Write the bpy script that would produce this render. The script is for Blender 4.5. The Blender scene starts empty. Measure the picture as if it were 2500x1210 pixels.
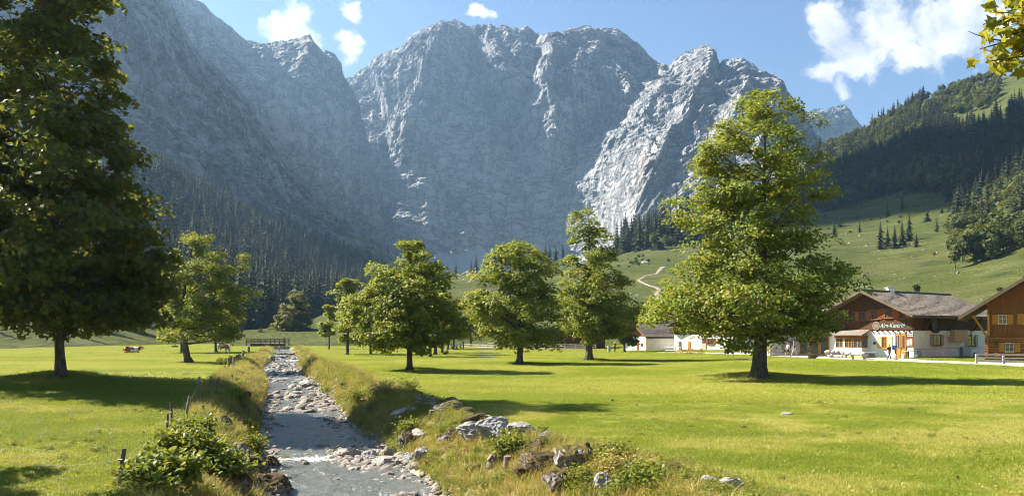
import bpy, bmesh, math, random
import numpy as np
from mathutils import Vector, Matrix

SC = bpy.context.scene
COL = SC.collection
RNG = np.random.default_rng(7)
random.seed(7)

# ---------------------------------------------------------------- camera
F, CX, HY, CZ = 2165.0, 1250.0, 812.0, 3.1      # focal length (px of the 2500 px photo), horizon row, eye height
cam_d = bpy.data.cameras.new('camera')
cam_d.sensor_fit = 'HORIZONTAL'; cam_d.sensor_width = 36.0
cam_d.lens = 36.0 * F / 2500.0
cam_d.shift_y = (HY - 605.0) / 2500.0
cam_d.clip_start = 0.1; cam_d.clip_end = 30000
cam = bpy.data.objects.new('camera', cam_d); COL.objects.link(cam)
cam.location = (0, 0, CZ); cam.rotation_euler = (math.radians(90), 0, 0)
SC.camera = cam

# ---------------------------------------------------------------- light
SUN_AZ, SUN_EL = 71.0, 43.0                      # degrees left of the view direction, elevation
SUN_STRENGTH, SKY_STRENGTH, EXPOSURE = 5.0, 0.05, 2.0
HAZE_DENSITY = 0.00008
sd = Vector((-math.cos(math.radians(SUN_EL)) * math.sin(math.radians(SUN_AZ)),
             math.cos(math.radians(SUN_EL)) * math.cos(math.radians(SUN_AZ)),
             math.sin(math.radians(SUN_EL))))
sun_d = bpy.data.lights.new('sun', 'SUN'); sun_d.energy = SUN_STRENGTH
sun_d.angle = math.radians(0.5); sun_d.color = (1.0, 0.93, 0.80)
sun = bpy.data.objects.new('sun', sun_d); COL.objects.link(sun)
sun.rotation_euler = (-sd).to_track_quat('-Z', 'Y').to_euler(); sun.location = (-100, 40, 120)

SC.view_settings.view_transform = 'Standard'; SC.view_settings.look = 'None'
SC.view_settings.gamma = 1.0; SC.view_settings.use_curve_mapping = False
SC.view_settings.exposure = EXPOSURE
SC.render.engine = 'CYCLES'
cy = SC.cycles
cy.use_denoising = True
try: cy.denoiser = 'OPENIMAGEDENOISE'
except Exception: pass
cy.use_adaptive_sampling = True; cy.adaptive_threshold = 0.01
cy.filter_width = 0.95; cy.sample_clamp_indirect = 4.0
cy.max_bounces = 6; cy.diffuse_bounces = 3; cy.glossy_bounces = 2; cy.transmission_bounces = 3
cy.transparent_max_bounces = 8; cy.volume_bounces = 1
cy.caustics_reflective = False; cy.caustics_refractive = False

# ---------------------------------------------------------------- node helper
class NT:
    def __init__(s, tree): s.t = tree; s.t.nodes.clear()
    def n(s, typ, ins=None, out=0, **props):
        nd = s.t.nodes.new(typ)
        for k, v in props.items(): setattr(nd, k, v)
        for k, v in (ins or {}).items():
            sock = nd.inputs[k]
            if isinstance(v, bpy.types.NodeSocket): s.t.links.new(v, sock)
            else: sock.default_value = v
        return nd if out is None or not len(nd.outputs) else nd.outputs[out]
    def math(s, op, a, b=0.0, c=0.0, clamp=False):
        return s.n('ShaderNodeMath', {0: a, 1: b, 2: c}, operation=op, use_clamp=clamp)
    def vmath(s, op, a, b=(0, 0, 0), out=0): return s.n('ShaderNodeVectorMath', {0: a, 1: b}, out=out, operation=op)
    def mix(s, fac, a, b, blend='MIX'):
        nd = s.t.nodes.new('ShaderNodeMix'); nd.data_type = 'RGBA'; nd.blend_type = blend
        for k, v in ((0, fac), (6, a), (7, b)):
            if isinstance(v, bpy.types.NodeSocket): s.t.links.new(v, nd.inputs[k])
            else: nd.inputs[k].default_value = v if k == 0 else (tuple(v) + (1,))[:4]
        return nd.outputs[2]
    def noise(s, vec, scale, detail=4.0, rough=0.55, out=0, dist=0.0):
        return s.n('ShaderNodeTexNoise', {'Vector': vec, 'Scale': scale, 'Detail': detail, 'Roughness': rough, 'Distortion': dist}, out=out)
    def ramp(s, fac, stops, interp='LINEAR'):
        nd = s.t.nodes.new('ShaderNodeValToRGB'); nd.color_ramp.interpolation = interp
        el = nd.color_ramp.elements
        while len(el) < len(stops): el.new(0.5)
        for e, (p, c) in zip(el, stops):
            e.position = p; e.color = (tuple(c) + (1,))[:4] if hasattr(c, '__len__') else (c, c, c, 1)
        s.t.links.new(fac, nd.inputs[0]); return nd.outputs[0]
    def mrange(s, v, a, b, c=0.0, d=1.0, smooth=True):
        return s.n('ShaderNodeMapRange', {'Value': v, 'From Min': a, 'From Max': b, 'To Min': c, 'To Max': d},
                   interpolation_type='SMOOTHSTEP' if smooth else 'LINEAR')
    def link(s, a, b): s.t.links.new(a, b)

# ---------------------------------------------------------------- world: sky with a few fair-weather clouds
world = bpy.data.worlds.new('World'); SC.world = world; world.use_nodes = True
w = NT(world.node_tree)
sky = w.n('ShaderNodeTexSky', sky_type='NISHITA', sun_disc=False, sun_elevation=math.radians(SUN_EL),
          sun_rotation=math.radians(-SUN_AZ), altitude=1200.0, air_density=1.0, dust_density=0.6, ozone_density=1.6)
dirv = w.n('ShaderNodeTexCoord', out=0)
sx = w.n('ShaderNodeSeparateXYZ', {0: dirv}, out=None)
ay = w.math('MAXIMUM', w.math('ABSOLUTE', sx.outputs[1]), 0.02)
tu = w.math('DIVIDE', sx.outputs[0], ay); tv = w.math('DIVIDE', sx.outputs[2], ay)
tuv = w.n('ShaderNodeCombineXYZ', {0: tu, 1: tv, 2: sx.outputs[1]})
wob = w.noise(tuv, 9.0, 5.0, 0.6, out=1)
tuvw = w.vmath('ADD', tuv, w.n('ShaderNodeVectorMath', {0: w.vmath('SUBTRACT', wob, (.5, .5, .5)), 'Scale': 0.085}, operation='SCALE'))
blobs = [(2040, 55, 60, 75), (2075, 120, 85, 70), (2180, 60, 120, 85), (2310, 55, 130, 90), (2245, 125, 95, 55), (2400, 60, 110, 80),
         (1985, 178, 62, 34), (2055, 172, 60, 30), (2037, 222, 24, 28), (718, 68, 56, 56), (735, 25, 32, 34), (842, 112, 42, 46), (825, 75, 26, 24),
         (872, 18, 30, 24), (1190, 38, 24, 18), (2700, 40, 240, 120), (-380, 120, 160, 80)]
m = None
for px, py, rx, ry in blobs:
    c = ((px - CX) / F, (HY - py) / F, 0.0)
    d = w.vmath('MULTIPLY', w.vmath('SUBTRACT', tuvw, c), (F / rx, F / ry, 0.0))
    v = w.math('SUBTRACT', 1.0, w.vmath('LENGTH', d, out=1))
    m = v if m is None else w.n('ShaderNodeMath', {0: m, 1: v, 2: 0.35}, operation='SMOOTH_MAX')
front = w.mrange(sx.outputs[1], 0.05, 0.25)
# the rest of the sky carries the same scattered clouds
up = w.math('MAXIMUM', sx.outputs[2], 0.06)
puv = w.n('ShaderNodeCombineXYZ', {0: w.math('DIVIDE', sx.outputs[0], up), 1: w.math('DIVIDE', sx.outputs[1], up)})
rest = w.math('SUBTRACT', w.math('MULTIPLY', w.noise(puv, 0.9, 6.0, 0.6), 3.0), 1.95)
m = w.math('ADD', w.math('MULTIPLY', m, front), w.math('MULTIPLY', rest, w.math('SUBTRACT', 1.0, front)))
det = w.noise(tuvw, 22.0, 9.0, 0.66)
cov = w.mrange(w.math('ADD', m, w.math('MULTIPLY', w.math('SUBTRACT', det, 0.5), 2.5)), -0.24, 0.48)
shade = w.noise(tuvw, 14.0, 4.0, 0.5)
ccol = w.ramp(w.math('ADD', shade, w.math('MULTIPLY', w.math('SUBTRACT', det, 0.5), 0.7)), [(0.32, (3.9, 4.2, 4.7)), (0.56, (6.4, 6.3, 6.1))])
skyc = w.mix(1.0, sky, (0.76, 0.79, 0.83), 'MULTIPLY')
bg = w.n('ShaderNodeBackground', {'Color': w.mix(w.math('MULTIPLY', cov, 0.96), skyc, ccol), 'Strength': SKY_STRENGTH})
w.n('ShaderNodeOutputWorld', {'Surface': bg})

# ---------------------------------------------------------------- numpy noise
def _hash(i, j, k, seed):
    h = (i * 374761393 + j * 668265263 + k * 2147483647 + seed * 974711) & 0xFFFFFFFF
    h = ((h ^ (h >> 13)) * 1274126177) & 0xFFFFFFFF
    h = ((h ^ (h >> 15)) * 2246822519) & 0xFFFFFFFF
    return ((h ^ (h >> 16)) & 0xFFFF) / 65535.0
def vnoise(p, seed=0):
    p = np.asarray(p, float); i = np.floor(p).astype(np.int64); f = p - i
    u = f * f * f * (f * (f * 6 - 15) + 10)
    r = 0
    for dx in (0, 1):
        wx = u[:, 0] if dx else 1 - u[:, 0]
        for dy in (0, 1):
            wy = u[:, 1] if dy else 1 - u[:, 1]
            for dz in (0, 1):
                wz = u[:, 2] if dz else 1 - u[:, 2]
                r = r + wx * wy * wz * _hash(i[:, 0] + dx, i[:, 1] + dy, i[:, 2] + dz, seed)
    return r * 2 - 1
def fbm(p, octv=5, gain=0.5, seed=0, ridged=False):
    p = np.asarray(p, float); a, s, t = 1.0, 0.0, 0.0
    for o in range(octv):
        v = vnoise(p, seed + o * 17)
        if ridged: v = 1 - 2 * np.abs(v)
        s = s + a * v; t += a; a *= gain; p = p * 2.03 + 11.7
    return s / t
def smooth(t): t = np.clip(t, 0, 1); return t * t * (3 - 2 * t)

# ---------------------------------------------------------------- objects and mesh helpers
def link(name, me, mats=None, parent=None, loc=None):
    o = bpy.data.objects.new(name, me); COL.objects.link(o)
    if mats is not None and me is not None:
        for mm in (mats if isinstance(mats, (list, tuple)) else [mats]): me.materials.append(mm)
    if parent: o.parent = parent
    if loc is not None: o.location = loc
    return o
def tag(o, label=None, cat=None, group=None, kind=None):
    if label: o['label'] = label
    if cat: o['category'] = cat
    if group: o['group'] = group
    if kind: o['kind'] = kind
    return o
def thing(name, loc, label, cat, group=None, rz=0.0):
    o = bpy.data.objects.new(name, None); COL.objects.link(o); o.location = loc; o.rotation_euler = (0, 0, rz)
    o.empty_display_size = 0.2
    return tag(o, label, cat, group)
def copy_tree(src, parent=None):
    c = src.copy(); COL.objects.link(c)
    if parent: c.parent = parent
    for ch in src.children: copy_tree(ch, c)
    return c
def npmesh(name, verts, faces, smooth_shade=False):
    me = bpy.data.meshes.new(name)
    verts = np.asarray(verts, np.float32)
    me.vertices.add(len(verts)); me.vertices.foreach_set('co', verts.ravel())
    if isinstance(faces, np.ndarray):
        k = faces.shape[1]; nf = len(faces)
        me.loops.add(nf * k); me.loops.foreach_set('vertex_index', faces.ravel().astype(np.int32))
        me.polygons.add(nf); me.polygons.foreach_set('loop_start', (np.arange(nf) * k).astype(np.int32))
        try: me.polygons.foreach_set('loop_total', np.full(nf, k, np.int32))
        except Exception: pass
    else:
        me.clear_geometry(); me.from_pydata([tuple(map(float, v)) for v in verts], [], faces)
    me.update(calc_edges=True)
    if len(me.polygons): me.polygons.foreach_set('use_smooth', np.full(len(me.polygons), smooth_shade))
    me.update(); return me
def grid_faces(nu, nv):
    i = np.arange(nu - 1)[:, None] * nv + np.arange(nv - 1)[None, :]
    i = i.ravel(); return np.stack([i, i + nv, i + nv + 1, i + 1], 1)
class MB:
    """collects shapes of ONE part"""
    def __init__(s): s.v = []; s.f = []; s.m = []; s.mi = 0
    def add(s, vs, fs):
        b = len(s.v); s.v.extend([tuple(map(float, q)) for q in vs])
        for f in fs: s.f.append([b + i for i in f]); s.m.append(s.mi)
        return s
    def box(s, a, b):
        (x0, y0, z0), (x1, y1, z1) = a, b
        return s.add([(x0, y0, z0), (x1, y0, z0), (x1, y1, z0), (x0, y1, z0), (x0, y0, z1), (x1, y0, z1), (x1, y1, z1), (x0, y1, z1)],
                     [(0, 3, 2, 1), (4, 5, 6, 7), (0, 1, 5, 4), (1, 2, 6, 5), (2, 3, 7, 6), (3, 0, 4, 7)])
    def bar(s, p, q, wd, ht, up=(0, 0, 1)):
        p, q = Vector(p), Vector(q); d = (q - p).normalized(); u = Vector(up)
        r = d.cross(u)
        if r.length < 1e-4: r = d.cross(Vector((1, 0, 0)))
        r.normalize(); u = r.cross(d)
        vs = [e + r * (wd / 2 * a) + u * (ht / 2 * b) for e in (p, q) for a, b in ((-1, -1), (1, -1), (1, 1), (-1, 1))]
        return s.add(vs, [(0, 1, 2, 3), (7, 6, 5, 4), (0, 4, 5, 1), (1, 5, 6, 2), (2, 6, 7, 3), (3, 7, 4, 0)])
    def tube(s, pts, rad, n=6, caps=True):
        pts = [Vector(p) for p in pts]
        if not hasattr(rad, '__len__'): rad = [rad] * len(pts)
        ref = Vector((0.31, 0.95, 0.05)); vs = []
        for i, p in enumerate(pts):
            d = (pts[min(i + 1, len(pts) - 1)] - pts[max(i - 1, 0)]).normalized()
            r = d.cross(ref)
            if r.length < 1e-3: r = d.cross(Vector((1, 0, 0)))
            r.normalize(); u = r.cross(d)
            for k in range(n):
                a = 2 * math.pi * k / n; vs.append(p + (r * math.cos(a) + u * math.sin(a)) * rad[i])
        fs = []
        for i in range(len(pts) - 1):
            for k in range(n):
                a, b = i * n + k, i * n + (k + 1) % n; fs.append((a, b, b + n, a + n))
        if caps: fs.append(tuple(range(n))[::-1]); fs.append(tuple(range((len(pts) - 1) * n, len(pts) * n)))
        return s.add(vs, fs)
    def prism(s, poly, vec):
        n = len(poly); v = Vector(vec)
        vs = [Vector(p) for p in poly] + [Vector(p) + v for p in poly]
        return s.add(vs, [tuple(range(n))[::-1], tuple(range(n, 2 * n))] + [(i, (i + 1) % n, (i + 1) % n + n, i + n) for i in range(n)])
    def build(s, name, mats, parent=None, loc=None, sm=False, bevel=0.0):
        me = bpy.data.meshes.new(name); me.from_pydata(s.v, [], s.f); me.update()
        me.polygons.foreach_set('material_index', s.m)
        if sm: me.polygons.foreach_set('use_smooth', [True] * len(me.polygons))
        bm = bmesh.new(); bm.from_mesh(me); bmesh.ops.recalc_face_normals(bm, faces=bm.faces)
        if bevel: bmesh.ops.bevel(bm, geom=bm.edges[:], offset=bevel, segments=1, affect='EDGES')
        bm.to_mesh(me); bm.free()
        return link(name, me, mats, parent, loc)

def P(px, py, Y): return np.array([(px - CX) / F * Y, Y, CZ + (HY - py) / F * Y])

# ---------------------------------------------------------------- the lie of the land
def stream_x(y):
    y = np.asarray(y, float)
    yy = np.minimum(y, 300) + np.maximum(y - 300, 0) * 0.25
    return -4.45 - 0.271 * (yy - 23.4) + 0.35 * np.sin(y * 0.11) * smooth((y - 10) / 25) + 0.5 * np.sin(y * 0.043 + 1.0) * smooth((y - 30) / 40)
WATER_Z = -1.2
def water_z(y): return WATER_Z + 0.55 * smooth((np.asarray(y, float) - 60) / 110)
def right_bank(y): return np.interp(y, [0, 20, 30, 75, 160], [4.6, 4.3, 3.0, 1.5, 1.6])
def left_bank(y): return np.interp(y, [0, 20, 60, 160], [2.4, 2.6, 2.6, 1.6])
TREE_MOUNDS = []
def height(x, y):
    x = np.asarray(x, float); y = np.asarray(y, float); x, y = np.broadcast_arrays(x, y)
    sh = x.shape; xf, yf = x.ravel(), y.ravel()
    z = 0.38 * smooth((xf - 14) / 18) * smooth((yf - 66) / 22)
    z = z + 0.85 * np.exp(-((xf + 25) / 11) ** 2 - ((yf - 46) / 16) ** 2)
    z = z + 0.10 * fbm(np.stack([xf * 0.09, yf * 0.09, 0 * xf], 1), 4, seed=3) * (np.abs(xf) < 500)
    z = z - 0.35 * smooth((yf - 180) / 160)
    for mx, my, mr, mh in TREE_MOUNDS: z = z + mh * np.exp(-((xf - mx) ** 2 + (yf - my) ** 2) / (mr * mr))
    c = xf - stream_x(yf)
    rb, lb = right_bank(yf), left_bank(yf)
    t = np.where(c > 0, (c - 1.75) / rb, (-c - 1.75) / lb)
    bed = water_z(yf) - 0.22
    k = smooth(np.clip(t, 0, 1) ** 0.8)
    rough = 0.14 * fbm(np.stack([xf * 0.8, yf * 0.8, 0 * xf], 1), 3, seed=9) * np.clip(1 - np.abs(t - 0.5) * 1.3, 0, 1)
    crest = np.where(c > 0, 0.20, 0.08) * np.exp(-((t - 1.05) / 0.3) ** 2) * smooth((140 - yf) / 60)
    out = np.where(t < 1.0, bed * (1 - k) + z * k + rough, z) + crest
    return out.reshape(sh)
def hz(x, y): return float(height(np.array([x]), np.array([y]))[0])
def G(px, py):
    """point of the ground seen at a pixel of the photograph"""
    dx, dz = (px - CX) / F, (HY - py) / F
    ys = np.concatenate([np.linspace(6, 60, 1400), np.linspace(60, 420, 2600)])
    g = CZ + dz * ys - height(dx * ys, ys)
    i = np.argmax(g < 0) if (g < 0).any() else len(ys) - 1
    y = ys[i]; return np.array([dx * y, y, float(height(np.array([dx * y]), np.array([y]))[0])])
# ---------------------------------------------------------------- materials
def new_mat(name):
    m = bpy.data.materials.new(name); m.use_nodes = True
    return m, NT(m.node_tree)
def pos(t): return t.n('ShaderNodeNewGeometry', out=0)
def objco(t): return t.n('ShaderNodeTexCoord', out=3)
def finish(t, col, rough=0.8, bump=None, bstr=0.4, bdist=0.02, spec=0.3, metal=0.0, sheen=0.0):
    ins = {'Base Color': col if isinstance(col, bpy.types.NodeSocket) else tuple(col) + (1,), 'Roughness': rough, 'Specular IOR Level': spec, 'Metallic': metal}
    if bump is not None: ins['Normal'] = t.n('ShaderNodeBump', {'Height': bump, 'Strength': bstr, 'Distance': bdist})
    p = t.n('ShaderNodeBsdfPrincipled', ins)
    t.n('ShaderNodeOutputMaterial', {'Surface': p}); return p
def simple(name, col, rough=0.7, var=0.18, scale=6.0, bstr=0.2, bdist=0.01, spec=0.3, metal=0.0, stretch=(1, 1, 1), dark=None):
    m, t = new_mat(name); v = t.vmath('MULTIPLY', objco(t), stretch)
    n1 = t.noise(v, scale, 5.0, 0.6); n2 = t.noise(v, scale * 5.3, 3.0, 0.6)
    d = dark if dark else tuple(c * (1 - 2 * var) for c in col)
    h = tuple(min(1, c * (1 + var)) for c in col)
    c = t.ramp(t.math('ADD', t.math('MULTIPLY', n1, 0.65), t.math('MULTIPLY', n2, 0.35)), [(0.3, d), (0.68, h)])
    finish(t, c, rough, n2, bstr, bdist, spec, metal); return m

def mat_meadow():
    m, t = new_mat('meadow_grass'); p = pos(t)
    n1 = t.noise(p, 0.11, 4.0, 0.6); n2 = t.noise(p, 1.3, 5.0, 0.65); n3 = t.noise(p, 14.0, 4.0, 0.7)
    g = t.ramp(n1, [(0.3, (0.130, 0.159, 0.017)), (0.5, (0.181, 0.197, 0.023)), (0.7, (0.237, 0.225, 0.038))])
    g = t.mix(t.mrange(n2, 0.35, 0.75, 0, 0.65), g, (0.105, 0.130, 0.011))
    g = t.mix(t.mrange(n3, 0.55, 0.85, 0, 0.5), g, (0.21, 0.19, 0.05))
    g = t.mix(t.mrange(n3, 0.42, 0.25, 0, 0.75), g, (0.035, 0.055, 0.008))
    n4 = t.noise(p, 3.1, 3.0, 0.6); g = t.mix(t.mrange(n4, 0.70, 0.76, 0, 0.8), g, (0.05, 0.04, 0.022))
    g = t.mix(t.mrange(t.noise(p, 0.35, 4.0, 0.65), 0.56, 0.72, 0, 0.5), g, (0.25, 0.205, 0.085))
    a = t.n('ShaderNodeAttribute', attribute_name='bank', out=2)
    soil = t.ramp(t.noise(p, 2.2, 5.0, 0.65), [(0.3, (0.07, 0.06, 0.025)), (0.5, (0.17, 0.145, 0.05)), (0.7, (0.27, 0.215, 0.09))])
    b = t.n('ShaderNodeAttribute', attribute_name='bed', out=2)
    vor = t.n('ShaderNodeTexVoronoi', {'Vector': p, 'Scale': 9.0}, out=None)
    gravel = t.mix(t.n('ShaderNodeSeparateXYZ', {0: vor.outputs[1]}), (0.22, 0.21, 0.195), (0.50, 0.48, 0.45))
    c = t.mix(a, g, soil); c = t.mix(b, c, gravel)
    bump = t.math('ADD', t.math('MULTIPLY', n3, 1.0), t.math('MULTIPLY', n2, 1.2))
    bump = t.math('ADD', bump, t.math('MULTIPLY', t.math('MULTIPLY', vor.outputs[0], b), -2.0))
    finish(t, c, 0.9, bump, 0.9, 0.06, 0.1); return m
def mat_hill():
    m, t = new_mat('alpine_pasture'); p = pos(t)
    n1 = t.noise(p, 0.012, 5.0, 0.6); n2 = t.noise(p, 0.09, 5.0, 0.65); n3 = t.noise(p, 0.7, 4.0, 0.65)
    g = t.ramp(n1, [(0.3, (0.040, 0.055, 0.012)), (0.52, (0.067, 0.076, 0.019)), (0.72, (0.090, 0.090, 0.031))])
    g = t.mix(t.mrange(n2, 0.5, 0.72, 0, 0.75), g, (0.030, 0.044, 0.010))
    g = t.mix(t.mrange(n3, 0.62, 0.74, 0, 0.6), g, (0.124, 0.128, 0.083))
    tz = t.noise(t.vmath('MULTIPLY', p, (1.0, 1.0, 7.0)), 0.035, 5.0, 0.6, dist=0.5)
    g = t.mix(t.mrange(tz, 0.52, 0.66, 0, 0.55), g, (0.108, 0.110, 0.046)); g = t.mix(t.mrange(tz, 0.44, 0.32, 0, 0.6), g, (0.024, 0.038, 0.010))
    finish(t, g, 0.9, t.math('ADD', t.math('ADD', n2, tz), t.math('MULTIPLY', n3, 0.6)), 1.0, 2.6, 0.05); return m
def mat_rock():
    m, t = new_mat('limestone_cliff'); g = t.n('ShaderNodeNewGeometry', out=None); p = g.outputs[0]
    st = t.vmath('MULTIPLY', p, (1.000, 1.000, 0.650))
    n1 = t.noise(st, 0.004, 6.0, 0.6); n2 = t.noise(st, 0.03, 8.0, 0.68); n3 = t.noise(t.vmath('MULTIPLY', p, (1, 1, 2.2)), 0.011, 6.0, 0.65, dist=0.6)
    c = t.ramp(n2, [(0.32, (0.200, 0.205, 0.214)), (0.5, (0.330, 0.330, 0.334)), (0.66, (0.400, 0.397, 0.395))])
    c = t.mix(t.mrange(n1, 0.55, 0.75, 0, 0.4), c, (0.399, 0.350, 0.290))
    c = t.mix(t.mrange(n3, 0.58, 0.70, 0, 0.55), c, (0.170, 0.174, 0.180))
    def crack(vec, scale, wd, dist):
        n = t.noise(vec, scale, 7.0, 0.6, dist=dist); return t.math('SUBTRACT', 1.0, t.mrange(t.math('ABSOLUTE', t.math('SUBTRACT', n, 0.5)), 0.0, wd))
    k1 = crack(t.vmath('MULTIPLY', p, (1.0, 1.0, 0.3)), 0.016, 0.03, 0.4); k2 = crack(t.vmath('MULTIPLY', t.vmath('ADD', p, (300.0, 0.0, 0.0)), (0.6, 0.6, 2.0)), 0.012, 0.028, 0.8)
    ck = t.math('MAXIMUM', k1, k2); c = t.mix(t.math('MULTIPLY', ck, 0.55), c, (0.088, 0.090, 0.098))
    c = t.mix(t.mrange(t.noise(t.vmath('MULTIPLY', p, (1.0, 1.0, 0.12)), 0.02, 5.0, 0.6), 0.60, 0.72, 0, 0.45), c, (0.125, 0.125, 0.131))
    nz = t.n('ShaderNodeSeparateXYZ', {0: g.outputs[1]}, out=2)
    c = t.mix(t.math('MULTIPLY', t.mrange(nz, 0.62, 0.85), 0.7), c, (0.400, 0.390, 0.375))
    low = t.n('ShaderNodeSeparateXYZ', {0: p}, out=2)
    b = t.math('SUBTRACT', t.math('ADD', n2, t.math('MULTIPLY', n3, 0.8)), t.math('MULTIPLY', ck, 0.35))
    finish(t, c, 0.95, b, 1.0, 26.0, 0.05); return m
def mat_leaf(name, stops, trans=0.38, rough=0.5):
    m, t = new_mat(name)
    a = t.n('ShaderNodeAttribute', attribute_name='tint', out=2)
    c = t.ramp(a, stops)
    p = t.n('ShaderNodeBsdfPrincipled', {'Base Color': c, 'Roughness': rough, 'Specular IOR Level': 0.22})
    tr = t.n('ShaderNodeBsdfTranslucent', {'Color': t.mix(0.45, c, (0.46, 0.44, 0.03))})
    mx = t.n('ShaderNodeMixShader', {0: trans, 1: p, 2: tr})
    t.n('ShaderNodeOutputMaterial', {'Surface': mx}); return m
def mat_bark(name, c0, c1):
    m, t = new_mat(name); v = t.vmath('MULTIPLY', objco(t), (1, 1, 0.3))
    n1 = t.noise(v, 7.0, 6.0, 0.7); n2 = t.noise(objco(t), 1.7, 3.0, 0.6)
    c = t.ramp(n1, [(0.35, c0), (0.65, c1)])
    c = t.mix(t.mrange(n2, 0.52, 0.7, 0, 0.6), c, (0.07, 0.075, 0.03))
    finish(t, c, 0.9, n1, 1.0, 0.08, 0.1); return m
def mat_stone(name, c0, c1, moss=0.0, scale=3.0, mcol=(0.12, 0.095, 0.015)):
    m, t = new_mat(name); g = t.n('ShaderNodeNewGeometry', out=None); v = objco(t); p = g.outputs[0]
    oi = t.n('ShaderNodeObjectInfo', out=None)
    n1 = t.noise(p, scale, 6.0, 0.7); n2 = t.noise(p, scale * 6, 5.0, 0.7); n3 = t.noise(p, scale * 0.6, 4.0, 0.6)
    c = t.ramp(t.math('ADD', t.math('MULTIPLY', n1, 0.6), t.math('MULTIPLY', n2, 0.4)), [(0.3, c0), (0.62, c1)])
    c = t.mix(t.math('MULTIPLY', oi.outputs['Random'], 0.35), c, (0.30, 0.235, 0.19))
    c = t.mix(t.mrange(n2, 0.60, 0.68, 0, 0.55), c, tuple(k * 0.25 for k in c0))
    if moss:
        nz = t.n('ShaderNodeSeparateXYZ', {0: g.outputs[1]}, out=2)
        f = t.mrange(t.math('ADD', nz, t.math('MULTIPLY', t.math('SUBTRACT', n3, 0.5), 2.6)), 1.1 - moss, 1.35 - moss)
        c = t.mix(f, c, t.ramp(n2, [(0.35, tuple(k * 0.35 for k in mcol)), (0.65, mcol)]))
    finish(t, c, 0.85, t.math('ADD', n1, t.math('MULTIPLY', n2, 0.4)), 0.8, 0.06, 0.2); return m
def mat_wood(name, c0, c1, axis=0, scale=1.0):
    m, t = new_mat(name); s = [14, 14, 14]; s[axis] = 0.8
    v = t.vmath('MULTIPLY', objco(t), tuple(k * scale for k in s))
    oi = t.n('ShaderNodeObjectInfo', out=None)
    v = t.vmath('ADD', v, t.n('ShaderNodeCombineXYZ', {0: t.math('MULTIPLY', oi.outputs['Random'], 40.0)}))
    n1 = t.noise(v, 1.0, 5.0, 0.65); n2 = t.noise(objco(t), 0.7, 3.0, 0.6)
    c = t.ramp(t.math('ADD', t.math('MULTIPLY', n1, 0.7), t.math('MULTIPLY', n2, 0.3)), [(0.3, c0), (0.7, c1)])
    finish(t, c, 0.75, n1, 0.5, 0.01, 0.2); return m
def mat_glass(name, col=(0.03, 0.035, 0.04)):
    m, t = new_mat(name); n = t.noise(objco(t), 1.5, 2.0)
    finish(t, t.mix(n, col, tuple(c * 2.2 for c in col)), 0.08, n, 0.03, 0.01, 0.8); return m
def mat_water():
    m, t = new_mat('stream_water'); p = pos(t)
    v = t.vmath('MULTIPLY', p, (1.0, 0.55, 1.0))
    n1 = t.noise(v, 2.6, 6.0, 0.62, dist=0.8); n2 = t.noise(v, 11.0, 5.0, 0.65, dist=0.5)
    f = t.n('ShaderNodeAttribute', attribute_name='foam', out=2)
    fm = t.mrange(t.math('ADD', f, t.math('MULTIPLY', t.math('SUBTRACT', n2, 0.5), 1.5)), 0.45, 0.8)
    c = t.mix(n1, (0.060, 0.066, 0.060), (0.155, 0.155, 0.140))
    c = t.mix(t.mrange(t.noise(t.vmath('MULTIPLY', p, (1.6, 0.35, 1.0)), 1.1, 5.0, 0.6), 0.46, 0.66, 0, 0.75), c, (0.085, 0.095, 0.078))
    c = t.mix(fm, c, (0.68, 0.70, 0.70))
    b = t.math('ADD', n1, t.math('MULTIPLY', n2, 0.35))
    finish(t, c, t.math('ADD', 0.22, t.math('MULTIPLY', fm, 0.5)), b, 1.0, 0.16, 0.5); return m

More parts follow.
